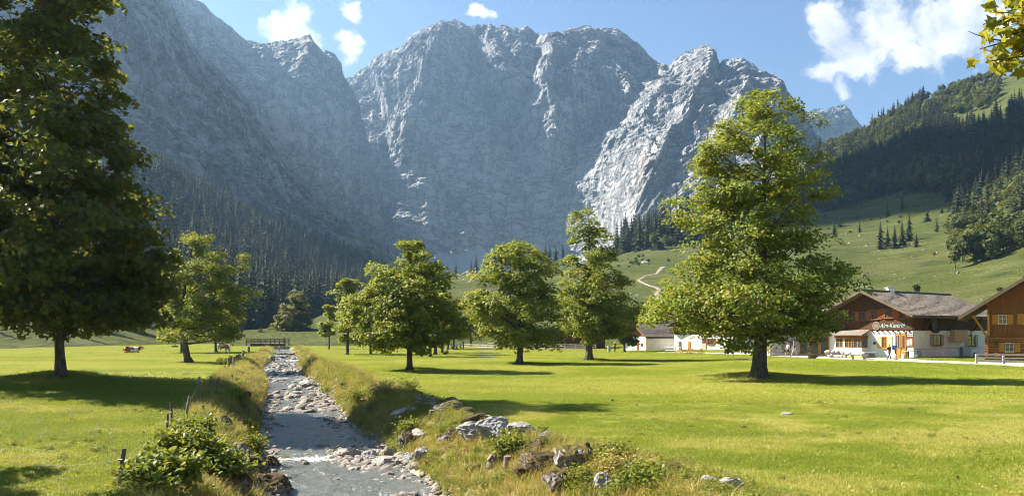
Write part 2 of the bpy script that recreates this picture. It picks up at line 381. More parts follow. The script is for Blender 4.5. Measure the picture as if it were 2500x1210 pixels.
LEAF = [(0.0, (0.048, 0.088, 0.012)), (0.35, (0.097, 0.147, 0.016)), (0.72, (0.193, 0.223, 0.023)), (0.92, (0.297, 0.264, 0.036)), (1.0, (0.309, 0.203, 0.056))]
LEAF_DK = [(0.0, (0.022, 0.037, 0.006)), (0.4, (0.047, 0.070, 0.010)), (0.8, (0.102, 0.115, 0.014)), (1.0, (0.156, 0.097, 0.023))]  # maple leaf darkened in colour, carries the shade of the backlit left crown
LEAF_YL = [(0.0, (0.107, 0.153, 0.019)), (0.4, (0.184, 0.223, 0.025)), (0.8, (0.291, 0.276, 0.034)), (1.0, (0.414, 0.307, 0.046))]
LEAF_NEAR = [(0.0, (0.06, 0.09, 0.012)), (0.4, (0.16, 0.17, 0.015)), (0.75, (0.40, 0.33, 0.02)), (1.0, (0.38, 0.20, 0.03))]
M = dict(
    meadow=mat_meadow(), hill=mat_hill(), rock=mat_rock(), water=mat_water(),
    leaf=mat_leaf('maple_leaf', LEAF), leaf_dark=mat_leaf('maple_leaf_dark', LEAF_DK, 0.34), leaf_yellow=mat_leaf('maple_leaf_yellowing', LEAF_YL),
    leaf_near=mat_leaf('autumn_leaf', LEAF_NEAR, 0.4),
    leaf_far=mat_leaf('broadleaf_foliage', [(0, (0.015, 0.028, 0.007)), (0.5, (0.038, 0.055, 0.011)), (1, (0.084, 0.091, 0.020))], 0.15, 0.8),
    bush=mat_leaf('shrub_leaf', [(0, (0.055, 0.090, 0.014)), (0.5, (0.125, 0.165, 0.025)), (0.9, (0.23, 0.24, 0.035)), (1, (0.36, 0.29, 0.04))], 0.35),
    spruce=mat_leaf('spruce_needles', [(0, (0.006, 0.010, 0.006)), (0.5, (0.012, 0.021, 0.009)), (1, (0.024, 0.034, 0.013))], 0.08, 0.8),
    blade=mat_leaf('grass_blade', [(0, (0.128, 0.190, 0.014)), (0.45, (0.222, 0.268, 0.025)), (0.8, (0.307, 0.311, 0.050)), (1, (0.466, 0.393, 0.136))], 0.35, 0.6),
    straw=mat_leaf('dry_grass', [(0, (0.169, 0.163, 0.034)), (0.4, (0.312, 0.250, 0.081)), (0.8, (0.468, 0.350, 0.138)), (1, (0.390, 0.213, 0.081))], 0.3, 0.7),
    flower=mat_leaf('flowering_weed', [(0, (0.06, 0.09, 0.012)), (0.5, (0.13, 0.155, 0.02)), (0.8, (0.26, 0.24, 0.03)), (1, (0.42, 0.33, 0.03))], 0.3, 0.7),
    bark=mat_bark('maple_bark', (0.045, 0.037, 0.028), (0.15, 0.13, 0.105)), bark_dark=mat_bark('spruce_bark', (0.03, 0.024, 0.018), (0.085, 0.068, 0.052)),
    boulder=mat_stone('limestone_boulder', (0.12, 0.117, 0.11), (0.31, 0.295, 0.28)), boulder_moss=mat_stone('mossy_boulder', (0.09, 0.085, 0.08), (0.28, 0.265, 0.25), 0.75),
    boulder_dark=mat_stone('lichen_boulder', (0.05, 0.045, 0.04), (0.22, 0.20, 0.18), 0.9, mcol=(0.075, 0.048, 0.012)),
    pebble=mat_stone('river_stone', (0.107, 0.096, 0.081), (0.262, 0.235, 0.199), 0, 5.0),
    scree=mat_stone('scree', (0.17, 0.17, 0.17), (0.26, 0.255, 0.25), 0, 0.05),
    gravel=simple('gravel_path', (0.36, 0.325, 0.28), 0.9, 0.15, 1.5, 0.5, 0.02),
    hill_dirt=simple('worn_path_earth', (0.20, 0.175, 0.13), 0.95, 0.2, .4, 0.3, 0.05),
    plaster=simple('white_plaster', (0.82, 0.80, 0.76), 0.9, 0.06, 1.2, 0.25, 0.01, dark=(0.62, 0.59, 0.54)),
    rubble=mat_stone('rubble_masonry', (0.16, 0.15, 0.14), (0.40, 0.37, 0.33), 0, 2.5),
    wood_dark=mat_wood('weathered_dark_timber', (0.035, 0.018, 0.010), (0.105, 0.054, 0.028)),
    wood_board=mat_wood('dark_timber_boards', (0.040, 0.018, 0.009), (0.125, 0.058, 0.027)),
    wood_vert=mat_wood('vertical_timber_boards', (0.10, 0.036, 0.012), (0.27, 0.105, 0.034), 2),
    wood_log=mat_wood('orange_brown_logs', (0.16, 0.062, 0.018), (0.40, 0.17, 0.052)),
    wood_orange=mat_wood('orange_joinery', (0.30, 0.125, 0.02), (0.52, 0.24, 0.045), 2),
    wood_pale=mat_wood('pale_new_timber', (0.46, 0.32, 0.17), (0.66, 0.50, 0.31), 2),
    wood_red=mat_wood('reddish_shutter_wood', (0.14, 0.045, 0.016), (0.30, 0.105, 0.035), 2),
    wood_grey=mat_wood('silver_weathered_wood', (0.24, 0.205, 0.165), (0.50, 0.45, 0.39)),
    wood_post=mat_wood('grey_brown_post_wood', (0.09, 0.07, 0.05), (0.26, 0.21, 0.16), 2),
    wood_brown=mat_wood('brown_fence_wood', (0.07, 0.05, 0.034), (0.17, 0.13, 0.09), 2),
    shingle=mat_wood('grey_wood_shingle', (0.075, 0.060, 0.047), (0.27, 0.225, 0.18), 1, 0.5),
    metal_dark=simple('dark_metal', (0.035, 0.034, 0.033), 0.45, 0.3, 3, 0.1, 0.005, 0.5), metal_grey=simple('grey_metal', (0.30, 0.31, 0.32), 0.5, 0.1, 3, 0.05, 0.005, 0.5),
    soot=simple('blackened_cauldron', (0.018, 0.018, 0.017), 0.6, 0.3, 3, 0.15, 0.01, 0.4),
    glass=mat_glass('window_glass'), paper=simple('paper', (0.72, 0.72, 0.66), 0.9, 0.05), white=simple('white_paint', (0.80, 0.80, 0.76), 0.7, 0.04),
    sign_cream=simple('cream_sign', (0.26, 0.21, 0.13), 0.8, 0.1), green_white=simple('sign_lettering', (0.34, 0.46, 0.41), 0.7, 0.03),
    red=simple('red_paint', (0.55, 0.04, 0.03), 0.6, 0.1), wire=simple('fence_wire', (0.45, 0.44, 0.40), 0.5, 0.1),
    concrete=simple('concrete', (0.36, 0.35, 0.33), 0.9, 0.1, 2.0),
)
# ---------------------------------------------------------------- big land forms, lofted through lines of (photo px, photo row, metres away)
def line_at(line, pxs):
    a = np.array(line, float); py = np.interp(pxs, a[:, 0], a[:, 1]); d = np.interp(pxs, a[:, 0], a[:, 2])
    return np.stack([(pxs - CX) / F * d, d, CZ + (HY - py) / F * d], 1)
class Loft:
    def __init__(s, lines, px0, px1, nu, rows, curve=0.0):
        s.pxs = np.linspace(px0, px1, nu); L = np.stack([line_at(l, s.pxs) for l in lines], 1)   # nu, nl, 3
        out = []
        for i, r in enumerate(rows):
            t = np.linspace(0, 1, r, endpoint=(i == len(rows) - 1))[None, :, None]
            out.append(L[:, i:i + 1] * (1 - t) + L[:, i + 1:i + 2] * t)
        s.g = np.concatenate(out, 1); s.nu, s.nv = s.g.shape[:2]; s.rows = rows
    def smooth_v(s, k):
        for _ in range(k):
            g = s.g.copy(); g[:, 1:-1] = (s.g[:, :-2] + 2 * s.g[:, 1:-1] + s.g[:, 2:]) / 4; s.g = g
    def smooth_u(s, k):
        for _ in range(k):
            g = s.g.copy(); g[1:-1] = (s.g[:-2] + 2 * s.g[1:-1] + s.g[2:]) / 4; s.g = g
    def mesh(s, name, mat, sm=True):
        me = npmesh(name, s.g.reshape(-1, 3), grid_faces(s.nu, s.nv), sm); o = link(name, me, mat); o['kind'] = 'structure'; return o
    def at(s, u, v):
        """u, v in 0..1 -> points"""
        fu = np.clip(u, 0, 1) * (s.nu - 1); fv = np.clip(v, 0, 1) * (s.nv - 1)
        i = np.minimum(fu.astype(int), s.nu - 2); j = np.minimum(fv.astype(int), s.nv - 2); a = (fu - i)[:, None]; b = (fv - j)[:, None]
        g = s.g; return (g[i, j] * (1 - a) + g[i + 1, j] * a) * (1 - b) + (g[i, j + 1] * (1 - a) + g[i + 1, j + 1] * a) * b
def to_px(p):
    p = np.asarray(p); return CX + p[..., 0] / p[..., 1] * F, HY - (p[..., 2] - CZ) / p[..., 1] * F
def seg_dist(px, py, poly):
    best = np.full(px.shape, 1e9); side = np.zeros(px.shape); tt = np.zeros(px.shape)
    n = len(poly) - 1
    for i in range(n):
        (x0, y0), (x1, y1) = poly[i], poly[i + 1]; dx, dy = x1 - x0, y1 - y0
        t = np.clip(((px - x0) * dx + (py - y0) * dy) / (dx * dx + dy * dy), 0, 1)
        ex, ey = px - x0 - t * dx, py - y0 - t * dy; d = np.hypot(ex, ey); k = d < best
        best = np.where(k, d, best); side = np.where(k, np.sign(ex), side); tt = np.where(k, (i + t) / n, tt)
    return best, side, tt

# --- the great wall at the head of the valley
crest = [(780, 240, 3300), (850, 196, 3250), (885, 172, 3230), (920, 146, 3200), (960, 128, 3160), (1000, 112, 3120), (1040, 84, 3090), (1075, 66, 3060), (1110, 57, 3060), (1150, 71, 3060),
         (1185, 66, 3060), (1220, 66, 3060), (1250, 74, 3060), (1280, 70, 3050), (1310, 82, 3050), (1360, 84, 3040), (1395, 74, 3020), (1430, 72, 3000), (1500, 76, 3000), (1535, 96, 3000), (1565, 116, 2990),
         (1600, 144, 2960), (1628, 164, 2900), (1650, 150, 2860), (1680, 130, 2850), (1700, 119, 2840), (1728, 114, 2830), (1745, 140, 2820), (1752, 166, 2800), (1770, 150, 2780), (1800, 148, 2760), (1835, 160, 2740), (1862, 176, 2720),
         (1888, 184, 2700), (1900, 216, 2690), (1930, 262, 2680), (1980, 330, 2660), (2100, 470, 2600)]
upper = [(780, 330, 3080), (850, 270, 3060), (920, 235, 2990), (1000, 215, 2880), (1070, 190, 2790), (1110, 180, 2830), (1280, 190, 2850), (1400, 190, 2820), (1500, 200, 2790), (1600, 240, 2700), (1720, 240, 2580), (1900, 310, 2380), (2100, 520, 2300)]
mid = [(780, 430, 2740), (850, 380, 2730), (950, 335, 2700), (1050, 330, 2660), (1120, 330, 2700), (1250, 350, 2680), (1400, 370, 2640), (1480, 360, 2540), (1560, 400, 2360), (1640, 420, 2230), (1750, 400, 2130), (1900, 430, 2050), (2100, 600, 2000)]
foot = [(780, 640, 2550), (930, 650, 2540), (1060, 650, 2560), (1200, 645, 2570), (1350, 640, 2530), (1460, 625, 2400), (1530, 615, 2150), (1650, 610, 1900), (1900, 610, 1750), (2100, 680, 1700)]
toe = [(780, 760, 2350), (1200, 760, 2350), (1460, 760, 2200), (1650, 740, 1750), (2100, 740, 1600)]
W = Loft([toe, foot, mid, upper, crest], 780, 2100, 620, [14, 120, 95, 110]); W.smooth_v(3)
back = W.g[:, -1:] + np.array([0, 90, -160.0])[None, None]; 
g = W.g.reshape(-1, 3); wpx, wpy = to_px(g)
nx = g * np.array([1.0, 1.0, 0.75])
warp = np.stack([fbm(g * 0.004, 3, seed=31), fbm(g * 0.004, 3, seed=32), fbm(g * 0.004, 3, seed=33)], 1) * 0.55
big = fbm(nx * 0.0042 + warp, 6, 0.5, 5, True); med = fbm(nx * 0.013 + warp * 2, 5, 0.55, 8, True); fine = fbm(g * 0.05, 4, 0.6, 12, True)
vfrac = np.tile(np.linspace(0, 1, W.nv), W.nu)
hi = smooth((vfrac - 0.30) / 0.2) ; amp = 0.40 + 0.60 * np.maximum(hi, smooth((wpx - 1480) / 80)); amp *= smooth(vfrac / 0.06)
edge = 1 - 0.65 * smooth((vfrac - 0.90) / 0.1)
finer = fbm(g * 0.16, 3, 0.6, 19, True)
disp = (big * 70 + med * 46) * amp * edge + (fine * 9 + finer * 2.5) * np.minimum(1, amp + 0.25)
strat = ((g[:, 2] + .30 * g[:, 0] + 26 * fbm(g * .006, 3, seed=55)) / 46.0) % 1.0; strat2 = ((g[:, 2] - .18 * g[:, 0] + 18 * fbm(g * .01, 3, seed=56)) / 17.0) % 1.0
disp = disp + (9.0 * (1 - strat) ** 1.5 * (.4 + .6 * smooth(fbm(g * .004, 3, seed=57) * 2 + .5)) + 3.0 * (1 - strat2)) * smooth(vfrac / .05) * edge
ribs = [([(1000, 130), (985, 190), (930, 240), (890, 250)], 26, 45), ([(1075, 80), (1030, 160), (985, 230)], 22, 50), ([(1110, 57), (1090, 120), (1050, 200), (1000, 320)], 38, 95), ([(920, 150), (930, 220), (960, 300)], 26, 50), ([(1200, 66), (1215, 150), (1240, 210)], 26, 60), ([(1310, 82), (1345, 160), (1330, 260), (1355, 350)], 30, 95),
        ([(1490, 76), (1450, 140), (1400, 200), (1370, 330)], 36, 75), ([(1625, 165), (1600, 260), (1540, 320)], 30, 45), ([(1725, 115), (1695, 240), (1610, 380), (1530, 560)], 46, 105),
        ([(1810, 150), (1790, 260), (1740, 380), (1660, 560)], 40, 70), ([(1890, 185), (1860, 300), (1800, 460)], 40, 60), ([(1040, 90), (1010, 160), (940, 260)], 24, 45)]
gul = [([(1145, 75), (1160, 190), (1200, 300), (1260, 360)], 30, 80), ([(1290, 75), (1318, 140), (1290, 230), (1260, 300)], 24, 75), ([(1550, 110), (1575, 200), (1530, 270), (1460, 300)], 40, 85), ([(1640, 165), (1650, 230), (1610, 300)], 22, 45), ([(1755, 165), (1735, 240)], 20, 40), ([(900, 190), (940, 300), (945, 500), (935, 620)], 30, 60)]
for poly, wd, am in ribs:
    d, sgn, tt = seg_dist(wpx, wpy, poly); disp = disp + am * np.exp(-(d / wd) * np.where(sgn < 0, 0.9, 1.5)) * smooth(tt / 0.3) * (1 - 0.5 * smooth((tt - .7) / .3))
for poly, wd, am in gul:
    d, sgn, tt = seg_dist(wpx, wpy, poly); disp = disp - am * np.exp(-(d / wd) ** 1.3) * smooth(tt / 0.15 + 0.2)
dirn = np.stack([0 * vfrac, -1 + 0 * vfrac, 0.22 * (1 - smooth((vfrac - .55) / .4))], 1)
crag = fbm(np.stack([wpx * 0.035, 0 * wpx, 0 * wpx], 1), 4, 0.6, 77) * 13 * smooth((vfrac - 0.93) / 0.07)
g = g + disp[:, None] * dirn; g[:, 2] += crag + med * 6 * hi
W.g = g.reshape(W.nu, W.nv, 3); W.g = np.concatenate([W.g, W.g[:, -1:] + np.array([0, 120, -220.0]), W.g[:, -1:] + np.array([0, 500, -1000.0])], 1); W.nv += 2
W.mesh('mountain_wall', M['rock'], False)

def rocky(name, lines, px0, px1, nu, rows, amps, seed, cragamp=10, ridx=()):
    L = Loft(lines, px0, px1, nu, rows); L.smooth_v(3); g = L.g.reshape(-1, 3); px, py = to_px(g)
    v = np.tile(np.linspace(0, 1, L.nv), L.nu); am = smooth(v / 0.05) * (1 - 0.6 * smooth((v - 0.92) / 0.08))
    wp = np.stack([fbm(g * 0.005, 3, seed=seed + 1), fbm(g * 0.005, 3, seed=seed + 2), fbm(g * 0.005, 3, seed=seed + 3)], 1) * 0.6
    sk = g.copy(); sk[:, 0] += g[:, 2] * 0.5; sk[:, 2] *= 0.6
    d = (fbm(sk * 0.0055 + wp, 5, 0.5, seed, True) * amps[0] + fbm(sk * 0.018 + wp * 2, 5, 0.55, seed + 5, True) * amps[1]) * am + fbm(g * 0.06, 4, 0.6, seed + 9, True) * amps[2] + fbm(g * 0.2, 3, 0.6, seed + 19, True) * amps[2] * .3
    st_ = ((g[:, 2] - .5 * g[:, 0] + 22 * fbm(g * .007, 3, seed=seed + 60)) / 38.0) % 1.0; d = d + 7.0 * (1 - st_) ** 1.5 * am
    for poly, wd, a in ridx:
        dd, sg, tt = seg_dist(px, py, poly); d = d + a * np.exp(-dd / wd)
    g = g + d[:, None] * np.stack([.35 + 0 * v, -.85 + 0 * v, .28 * (1 - smooth((v - .55) / .4))], 1)
    g[:, 2] += fbm(np.stack([px * 0.04, 0 * px, 0 * px], 1), 4, 0.6, seed + 40) * cragamp * smooth((v - 0.93) / 0.07)
    L.g = g.reshape(L.nu, L.nv, 3)
    L.g = np.concatenate([L.g, L.g[:, -1:] + np.array([-60, 60, -150.0]), L.g[:, -1:] + np.array([-300, 200, -900.0])], 1); L.nv += 2
    return L.mesh(name, M['rock'], False)
# --- pointed ridge between the left flank and the wall
rocky('mountain_ridge', [
    [(300, 640, 2100), (600, 640, 2200), (760, 660, 2400), (900, 660, 2500), (960, 660, 2540)],
    [(300, 330, 2150), (500, 320, 2200), (640, 330, 2250), (760, 330, 2330), (850, 390, 2480), (900, 480, 2530), (960, 640, 2580)],
    [(300, -120, 2250), (400, -50, 2280), (470, 4, 2300), (495, 16, 2330), (520, 40, 2350), (545, 60, 2380), (570, 82, 2400), (600, 110, 2430), (622, 106, 2440), (645, 114, 2450), (672, 104, 2460), (700, 108, 2470), (725, 98, 2480), (752, 96, 2490), (765, 112, 2500), (785, 132, 2520),
     (812, 138, 2540), (830, 152, 2550), (836, 186, 2560), (850, 205, 2580), (880, 290, 2600), (920, 450, 2620), (960, 640, 2640)]],
    300, 960, 330, [90, 130], (55, 30, 10), 51, 9, [([(745, 125), (720, 180), (690, 260)], 30, 22), ([(640, 150), (600, 220), (590, 320)], 26, 25), ([(530, 100), (540, 160), (600, 300)], 26, 25)])
# --- the great slabs of the left flank
rocky('mountain_flank', [
    [(-700, 500, 700), (0, 470, 850), (390, 470, 900), (700, 570, 1080), (920, 660, 1250), (980, 700, 1350)],
    [(-700, -150, 900), (0, 120, 1050), (300, 300, 1100), (500, 400, 1180), (700, 520, 1300), (920, 630, 1450), (980, 680, 1500)],
    [(-700, -760, 1150), (-300, -600, 1250), (0, -420, 1350), (200, -220, 1430), (330, -90, 1490), (395, -8, 1520), (470, 118, 1580), (520, 160, 1640), (560, 205, 1690), (600, 250, 1750), (640, 315, 1800), (690, 400, 1850), (720, 430, 1880), (780, 520, 1930), (850, 580, 1980), (920, 625, 2050), (980, 676, 2100)]],
    -700, 980, 360, [90, 130], (46, 28, 9), 91, 8, [([(200, 0), (330, 130), (520, 330), (640, 450)], 22, 30), ([(100, 100), (300, 300), (480, 430)], 20, 24)])
# --- far notched summit on the right
rocky('mountain_far', [
    [(1850, 520, 3900), (2250, 520, 3900)], [(1850, 380, 3950), (2250, 420, 3950)],
    [(1850, 320, 4000), (1905, 292, 4000), (1925, 276, 4000), (1945, 268, 4000), (1965, 274, 4000), (2003, 262, 4000), (2007, 272, 4000), (2030, 262, 4000), (2058, 256, 4000), (2070, 268, 4000), (2088, 296, 4000), (2120, 330, 4000), (2250, 460, 4000)]],
    1850, 2250, 150, [30, 50], (30, 20, 6), 131, 12)
# --- scree cones under the wall
sc_l = Loft([[(1000, 690, 1900), (1060, 690, 1900), (1300, 690, 1900)], [(1000, 664, 2250), (1300, 664, 2250)], [(1000, 655, 2420), (1040, 640, 2420), (1058, 622, 2430), (1075, 614, 2430), (1100, 626, 2430), (1130, 618, 2430), (1165, 597, 2440), (1200, 620, 2430), (1240, 650, 2420), (1300, 655, 2420)]], 1000, 1300, 90, [10, 30])
sc_l.g[..., 1] += (fbm(sc_l.g.reshape(-1, 3) * 0.02, 4, seed=4) * 8).reshape(sc_l.nu, sc_l.nv); sc_l.mesh('scree_slope', M['scree'])

# --- wooded spur on the left
def zl(px, d, z=-1.5): return (px, HY + (CZ - z) / d * F, d)
LH = Loft([
    [zl(-700, 110), zl(0, 150), zl(300, 200), zl(520, 250), zl(640, 300), zl(700, 350), zl(780, 400), zl(860, 520), zl(930, 700), zl(1000, 900), zl(1080, 1100)],
    [(-700, 806, 150), (0, 806, 190), (300, 806, 260), (520, 805, 330), (640, 803, 380), (700, 802, 420), (780, 795, 480), (860, 770, 600), (930, 735, 800), (1000, 712, 1000), (1080, 700, 1150)],
    [(-700, 650, 330), (0, 640, 400), (300, 640, 480), (520, 690, 560), (640, 715, 620), (700, 725, 680), (780, 725, 750), (860, 715, 850), (930, 700, 950), (1000, 700, 1080), (1080, 698, 1180)],
    [(-700, 420, 560), (0, 380, 640), (300, 375, 760), (390, 420, 800), (450, 455, 830), (560, 515, 900), (640, 545, 950), (700, 565, 980), (780, 600, 1040), (860, 635, 1090), (930, 665, 1130), (1000, 688, 1180), (1080, 696, 1220)],
    [(-700, 480, 800), (0, 450, 880), (390, 500, 980), (700, 620, 1120), (930, 700, 1250), (1080, 720, 1300)]], -700, 1080, 220, [8, 30, 60, 14])
LH.smooth_v(10); LH.smooth_u(3)
LH.g[..., 2] += (fbm(LH.g.reshape(-1, 3) * 0.012, 4, seed=21) * 7).reshape(LH.nu, LH.nv) * np.clip(np.linspace(0, 5, LH.nv), 0, 1)[None]
LH.mesh('wooded_spur', M['hill'])
# --- pasture hill in the middle, climbing to the right-hand mountainside
RH = Loft([
    [zl(560, 190), zl(1130, 190), zl(1540, 185), (2000, 850, 165), (2500, 850, 150), zl(3200, 130)],
    [(560, 814, 235), (690, 806, 260), (760, 792, 285), (830, 780, 310), (930, 755, 330), (1130, 740, 350), (1350, 732, 370), (1540, 722, 380), (1700, 722, 360), (2000, 725, 330), (2150, 722, 320), (2350, 710, 300), (2500, 690, 280), (3200, 600, 240)],
    [(560, 809, 255), (690, 795, 300), (760, 776, 330), (830, 745, 380), (930, 712, 430), (1060, 692, 480), (1130, 683, 510), (1250, 672, 540), (1350, 664, 560), (1480, 640, 600), (1560, 622, 620), (1650, 610, 640), (1800, 590, 640), (2000, 560, 640), (2150, 560, 620), (2350, 540, 560), (2500, 500, 500), (3200, 330, 400)],
    [(560, 809, 275), (690, 794, 330), (760, 775, 360), (830, 744, 420), (930, 710, 480), (1060, 690, 540), (1130, 681, 580), (1250, 670, 620), (1350, 656, 650), (1480, 624, 690), (1560, 606, 720), (1650, 580, 740), (1800, 540, 800), (2000, 480, 900), (2150, 430, 900), (2350, 370, 850), (2500, 320, 800), (3200, 100, 650)],
    [(560, 811, 300), (690, 798, 360), (760, 780, 400), (830, 750, 470), (930, 714, 560), (1130, 690, 700), (1350, 665, 800), (1480, 622, 800), (1560, 590, 830), (1650, 560, 880), (1750, 500, 980), (1900, 420, 1150), (2000, 362, 1280), (2100, 312, 1330), (2200, 262, 1300), (2300, 222, 1250), (2400, 192, 1200), (2500, 172, 1150), (3200, -60, 900)],
    [(560, 816, 330), (760, 800, 480), (1130, 700, 800), (1350, 690, 900), (1480, 670, 950), (1650, 620, 1100), (1900, 520, 1400), (2100, 420, 1550), (2500, 300, 1400), (3200, 100, 1100)]], 560, 3200, 300, [16, 34, 40, 60, 12])
RH.smooth_v(12); RH.smooth_u(3)
RH.g[..., 2] += (fbm(RH.g.reshape(-1, 3) * 0.010, 5, seed=23) * 5.5).reshape(RH.nu, RH.nv) * np.interp(RH.g[..., 1], [230, 420, 900], [0.0, 0.55, 1.6])
RH.mesh('pasture_hill', M['hill'])
# ---------------------------------------------------------------- meadow: one sheet that follows the stream
TREE_BASES = {}
def nonuni(pos_steps):
    out = [0.0]
    for step, end in pos_steps:
        while out[-1] < end: out.append(out[-1] + step)
    return np.array(out)
def build_ground():
    up = nonuni([(0.3, 9), (0.8, 26), (2.5, 70), (12, 220), (90, 900), (420, 3600)])
    us = np.concatenate([-up[:0:-1], up])
    ys = np.concatenate([np.array([-420, -200, -90, -40, -15, -3]), nonuni([(0.42, 62), (1.3, 170), (4, 330), (30, 900), (300, 5200)])])
    U, Y = np.meshgrid(us, ys, indexing='ij'); X = U + stream_x(np.minimum(Y, 420)); X = np.where(np.abs(U) > 300, U, X)
    Z = height(X, Y)
    near = (np.abs(U) < 40) & (Y > 5) & (Y < 70)
    micro = fbm(np.stack([X.ravel() * 1.1, Y.ravel() * 1.1, 0 * X.ravel()], 1), 3, 0.6, 14).reshape(X.shape)
    Z = Z + np.where(near, 0.035 * micro, 0)
    me = npmesh('meadow', np.stack([X, Y, Z], -1).reshape(-1, 3), grid_faces(len(us), len(ys)), True)
    c = U.ravel(); y = Y.ravel(); rb, lb = right_bank(y), left_bank(y)
    t = np.where(c > 0, (c - 1.75) / rb, (-c - 1.75) / lb); nse = 0.25 * fbm(np.stack([X.ravel() * .7, y * .7, 0 * y], 1), 3, seed=6)
    lim = smooth((260 - y) / 40) * (y < 300)
    bank = smooth((1.5 - t + nse) / 0.5) * lim; bed = smooth((0.22 - t + nse * 0.5) / 0.14) * lim
    for nme, arr in (('bank', bank), ('bed', bed)):
        a = me.attributes.new(nme, 'FLOAT', 'POINT'); a.data.foreach_set('value', arr.astype(np.float32))
    o = link('meadow', me, M['meadow']); o['kind'] = 'structure'
    o['label'] = 'short green pasture on the valley floor'; return o
def build_water():
    us = np.linspace(-2.6, 2.6, 44); ys = nonuni([(0.14, 62), (0.5, 175), (3, 300)])[40:]
    U, Y = np.meshgrid(us, ys, indexing='ij'); X = U + stream_x(Y)
    q = np.stack([X.ravel() * 1.3, Y.ravel() * 0.9, 0 * X.ravel()], 1)
    step = 0.10 * np.tanh(np.sin(Y * 0.55 + 0.5 * np.sin(Y * 0.21)) * 3)
    Z = water_z(Y) + 0.05 * fbm(q * 1.6, 4, 0.55, 61).reshape(X.shape) + 0.028 * fbm(q * 5, 3, 0.6, 62).reshape(X.shape) + step * 0.25
    drop = np.clip(-np.gradient(Z, axis=1) * -9, 0, 1)
    foam = 0.14 + 0.45 * fbm(q * 0.8, 4, 0.6, 66).reshape(X.shape) + 0.5 * np.exp(-((Y - 30.5) / 0.9) ** 2) + 0.22 * smooth((Y - 55) / 45) + 0.25 * np.clip(np.gradient(Z, axis=1) * 12, 0, 1)
    me = npmesh('stream', np.stack([X, Y, Z], -1).reshape(-1, 3), grid_faces(len(us), len(ys)), True)
    a = me.attributes.new('foam', 'FLOAT', 'POINT'); a.data.foreach_set('value', foam.ravel().astype(np.float32))
    o = link('stream', me, M['water']); o['kind'] = 'structure'; o['label'] = 'shallow grey-green mountain stream'; return o
# mounds of roots under the old maples (photo pixels of the trunk bases)
for key, px, py, r, hgt in (('big', 1852, 921, 2.6, 0.35), ('mid', 1000, 903, 2.0, 0.2), ('m2', 1268, 887, 1.9, 0.15), ('m3', 1438, 878, 2.4, 0.22), ('left', 150, 921, 1.8, 0.3), ('l2', 461, 884, 1.5, 0.1)):
    b = G(px, py); TREE_MOUNDS.append((b[0], b[1], r, hgt))
build_ground(); build_water()
# gravel lane past the buildings
def ribbon(name, top, bot, mat, n=160, lift=0.03):
    a = np.array(top, float); b = np.array(bot, float); pxs = np.linspace(a[0, 0], a[-1, 0], n)
    vs = []
    for px in pxs:
        p = G(px, np.interp(px, a[:, 0], a[:, 1])); q = G(px, np.interp(px, b[:, 0], b[:, 1]))
        for k in range(7):
            r = q + (p - q) * k / 6; vs.append((r[0], r[1], hz(r[0], r[1]) + lift * (0.3 if k in (0, 6) else 1)))
    o = link(name, npmesh(name, vs, grid_faces(n, 7), True), mat); o['kind'] = 'structure'; return o
LANE_TOP = [(1600, 858.5), (1690, 859.5), (1850, 861), (2000, 870), (2070, 871.5), (2140, 873), (2235, 875.5), (2262, 879), (2330, 881), (2400, 883.5), (2600, 888)]
LANE_BOT = [(1600, 860), (1690, 861.5), (1850, 867), (2000, 875.5), (2070, 877), (2140, 880.5), (2200, 882), (2235, 883.5), (2330, 886.5), (2400, 890), (2600, 899)]
ribbon('gravel_lane', LANE_TOP, LANE_BOT, M['gravel'])

# an added cloud outside the picture, put there to shade the right-hand forest
def shade_cloud():
    rng = np.random.default_rng(8); c = np.array([400.0, 800, 125]) + np.array(sd) * 2600; V, Fc, off = [], [], 0
    bm = bmesh.new(); bmesh.ops.create_icosphere(bm, subdivisions=4, radius=1.0); v0 = np.array([q.co[:] for q in bm.verts]); f0 = np.array([[q.index for q in f.verts] for f in bm.faces]); bm.free()
    for dx, dy, dz, r in ((0, 0, 0, 105), (120, -40, 10, 95), (-130, 30, -10, 100), (40, 130, 0, 95), (-60, -120, 0, 90), (-190, -60, -5, 70), (-40, 60, 60, 85)):
        v = v0 * (1 + .22 * fbm(v0 * 1.6 + dx, 4, .55, 3)[:, None]) * r * np.array([1.1, 1.1, .6]) + np.array([dx, dy, dz]); V.append(v); Fc.append(f0 + off); off += len(v)
    m, t = new_mat('cloud_white'); finish(t, (.85, .86, .88), 1.0, None, spec=0.0)
    o = link('shade_cloud', npmesh('shade_cloud', np.concatenate(V), np.concatenate(Fc), True), m, None, tuple(c)); tag(o, 'white cumulus added outside the left of the picture to shade the right mountainside', 'shade_cloud', kind='stuff')
shade_cloud()
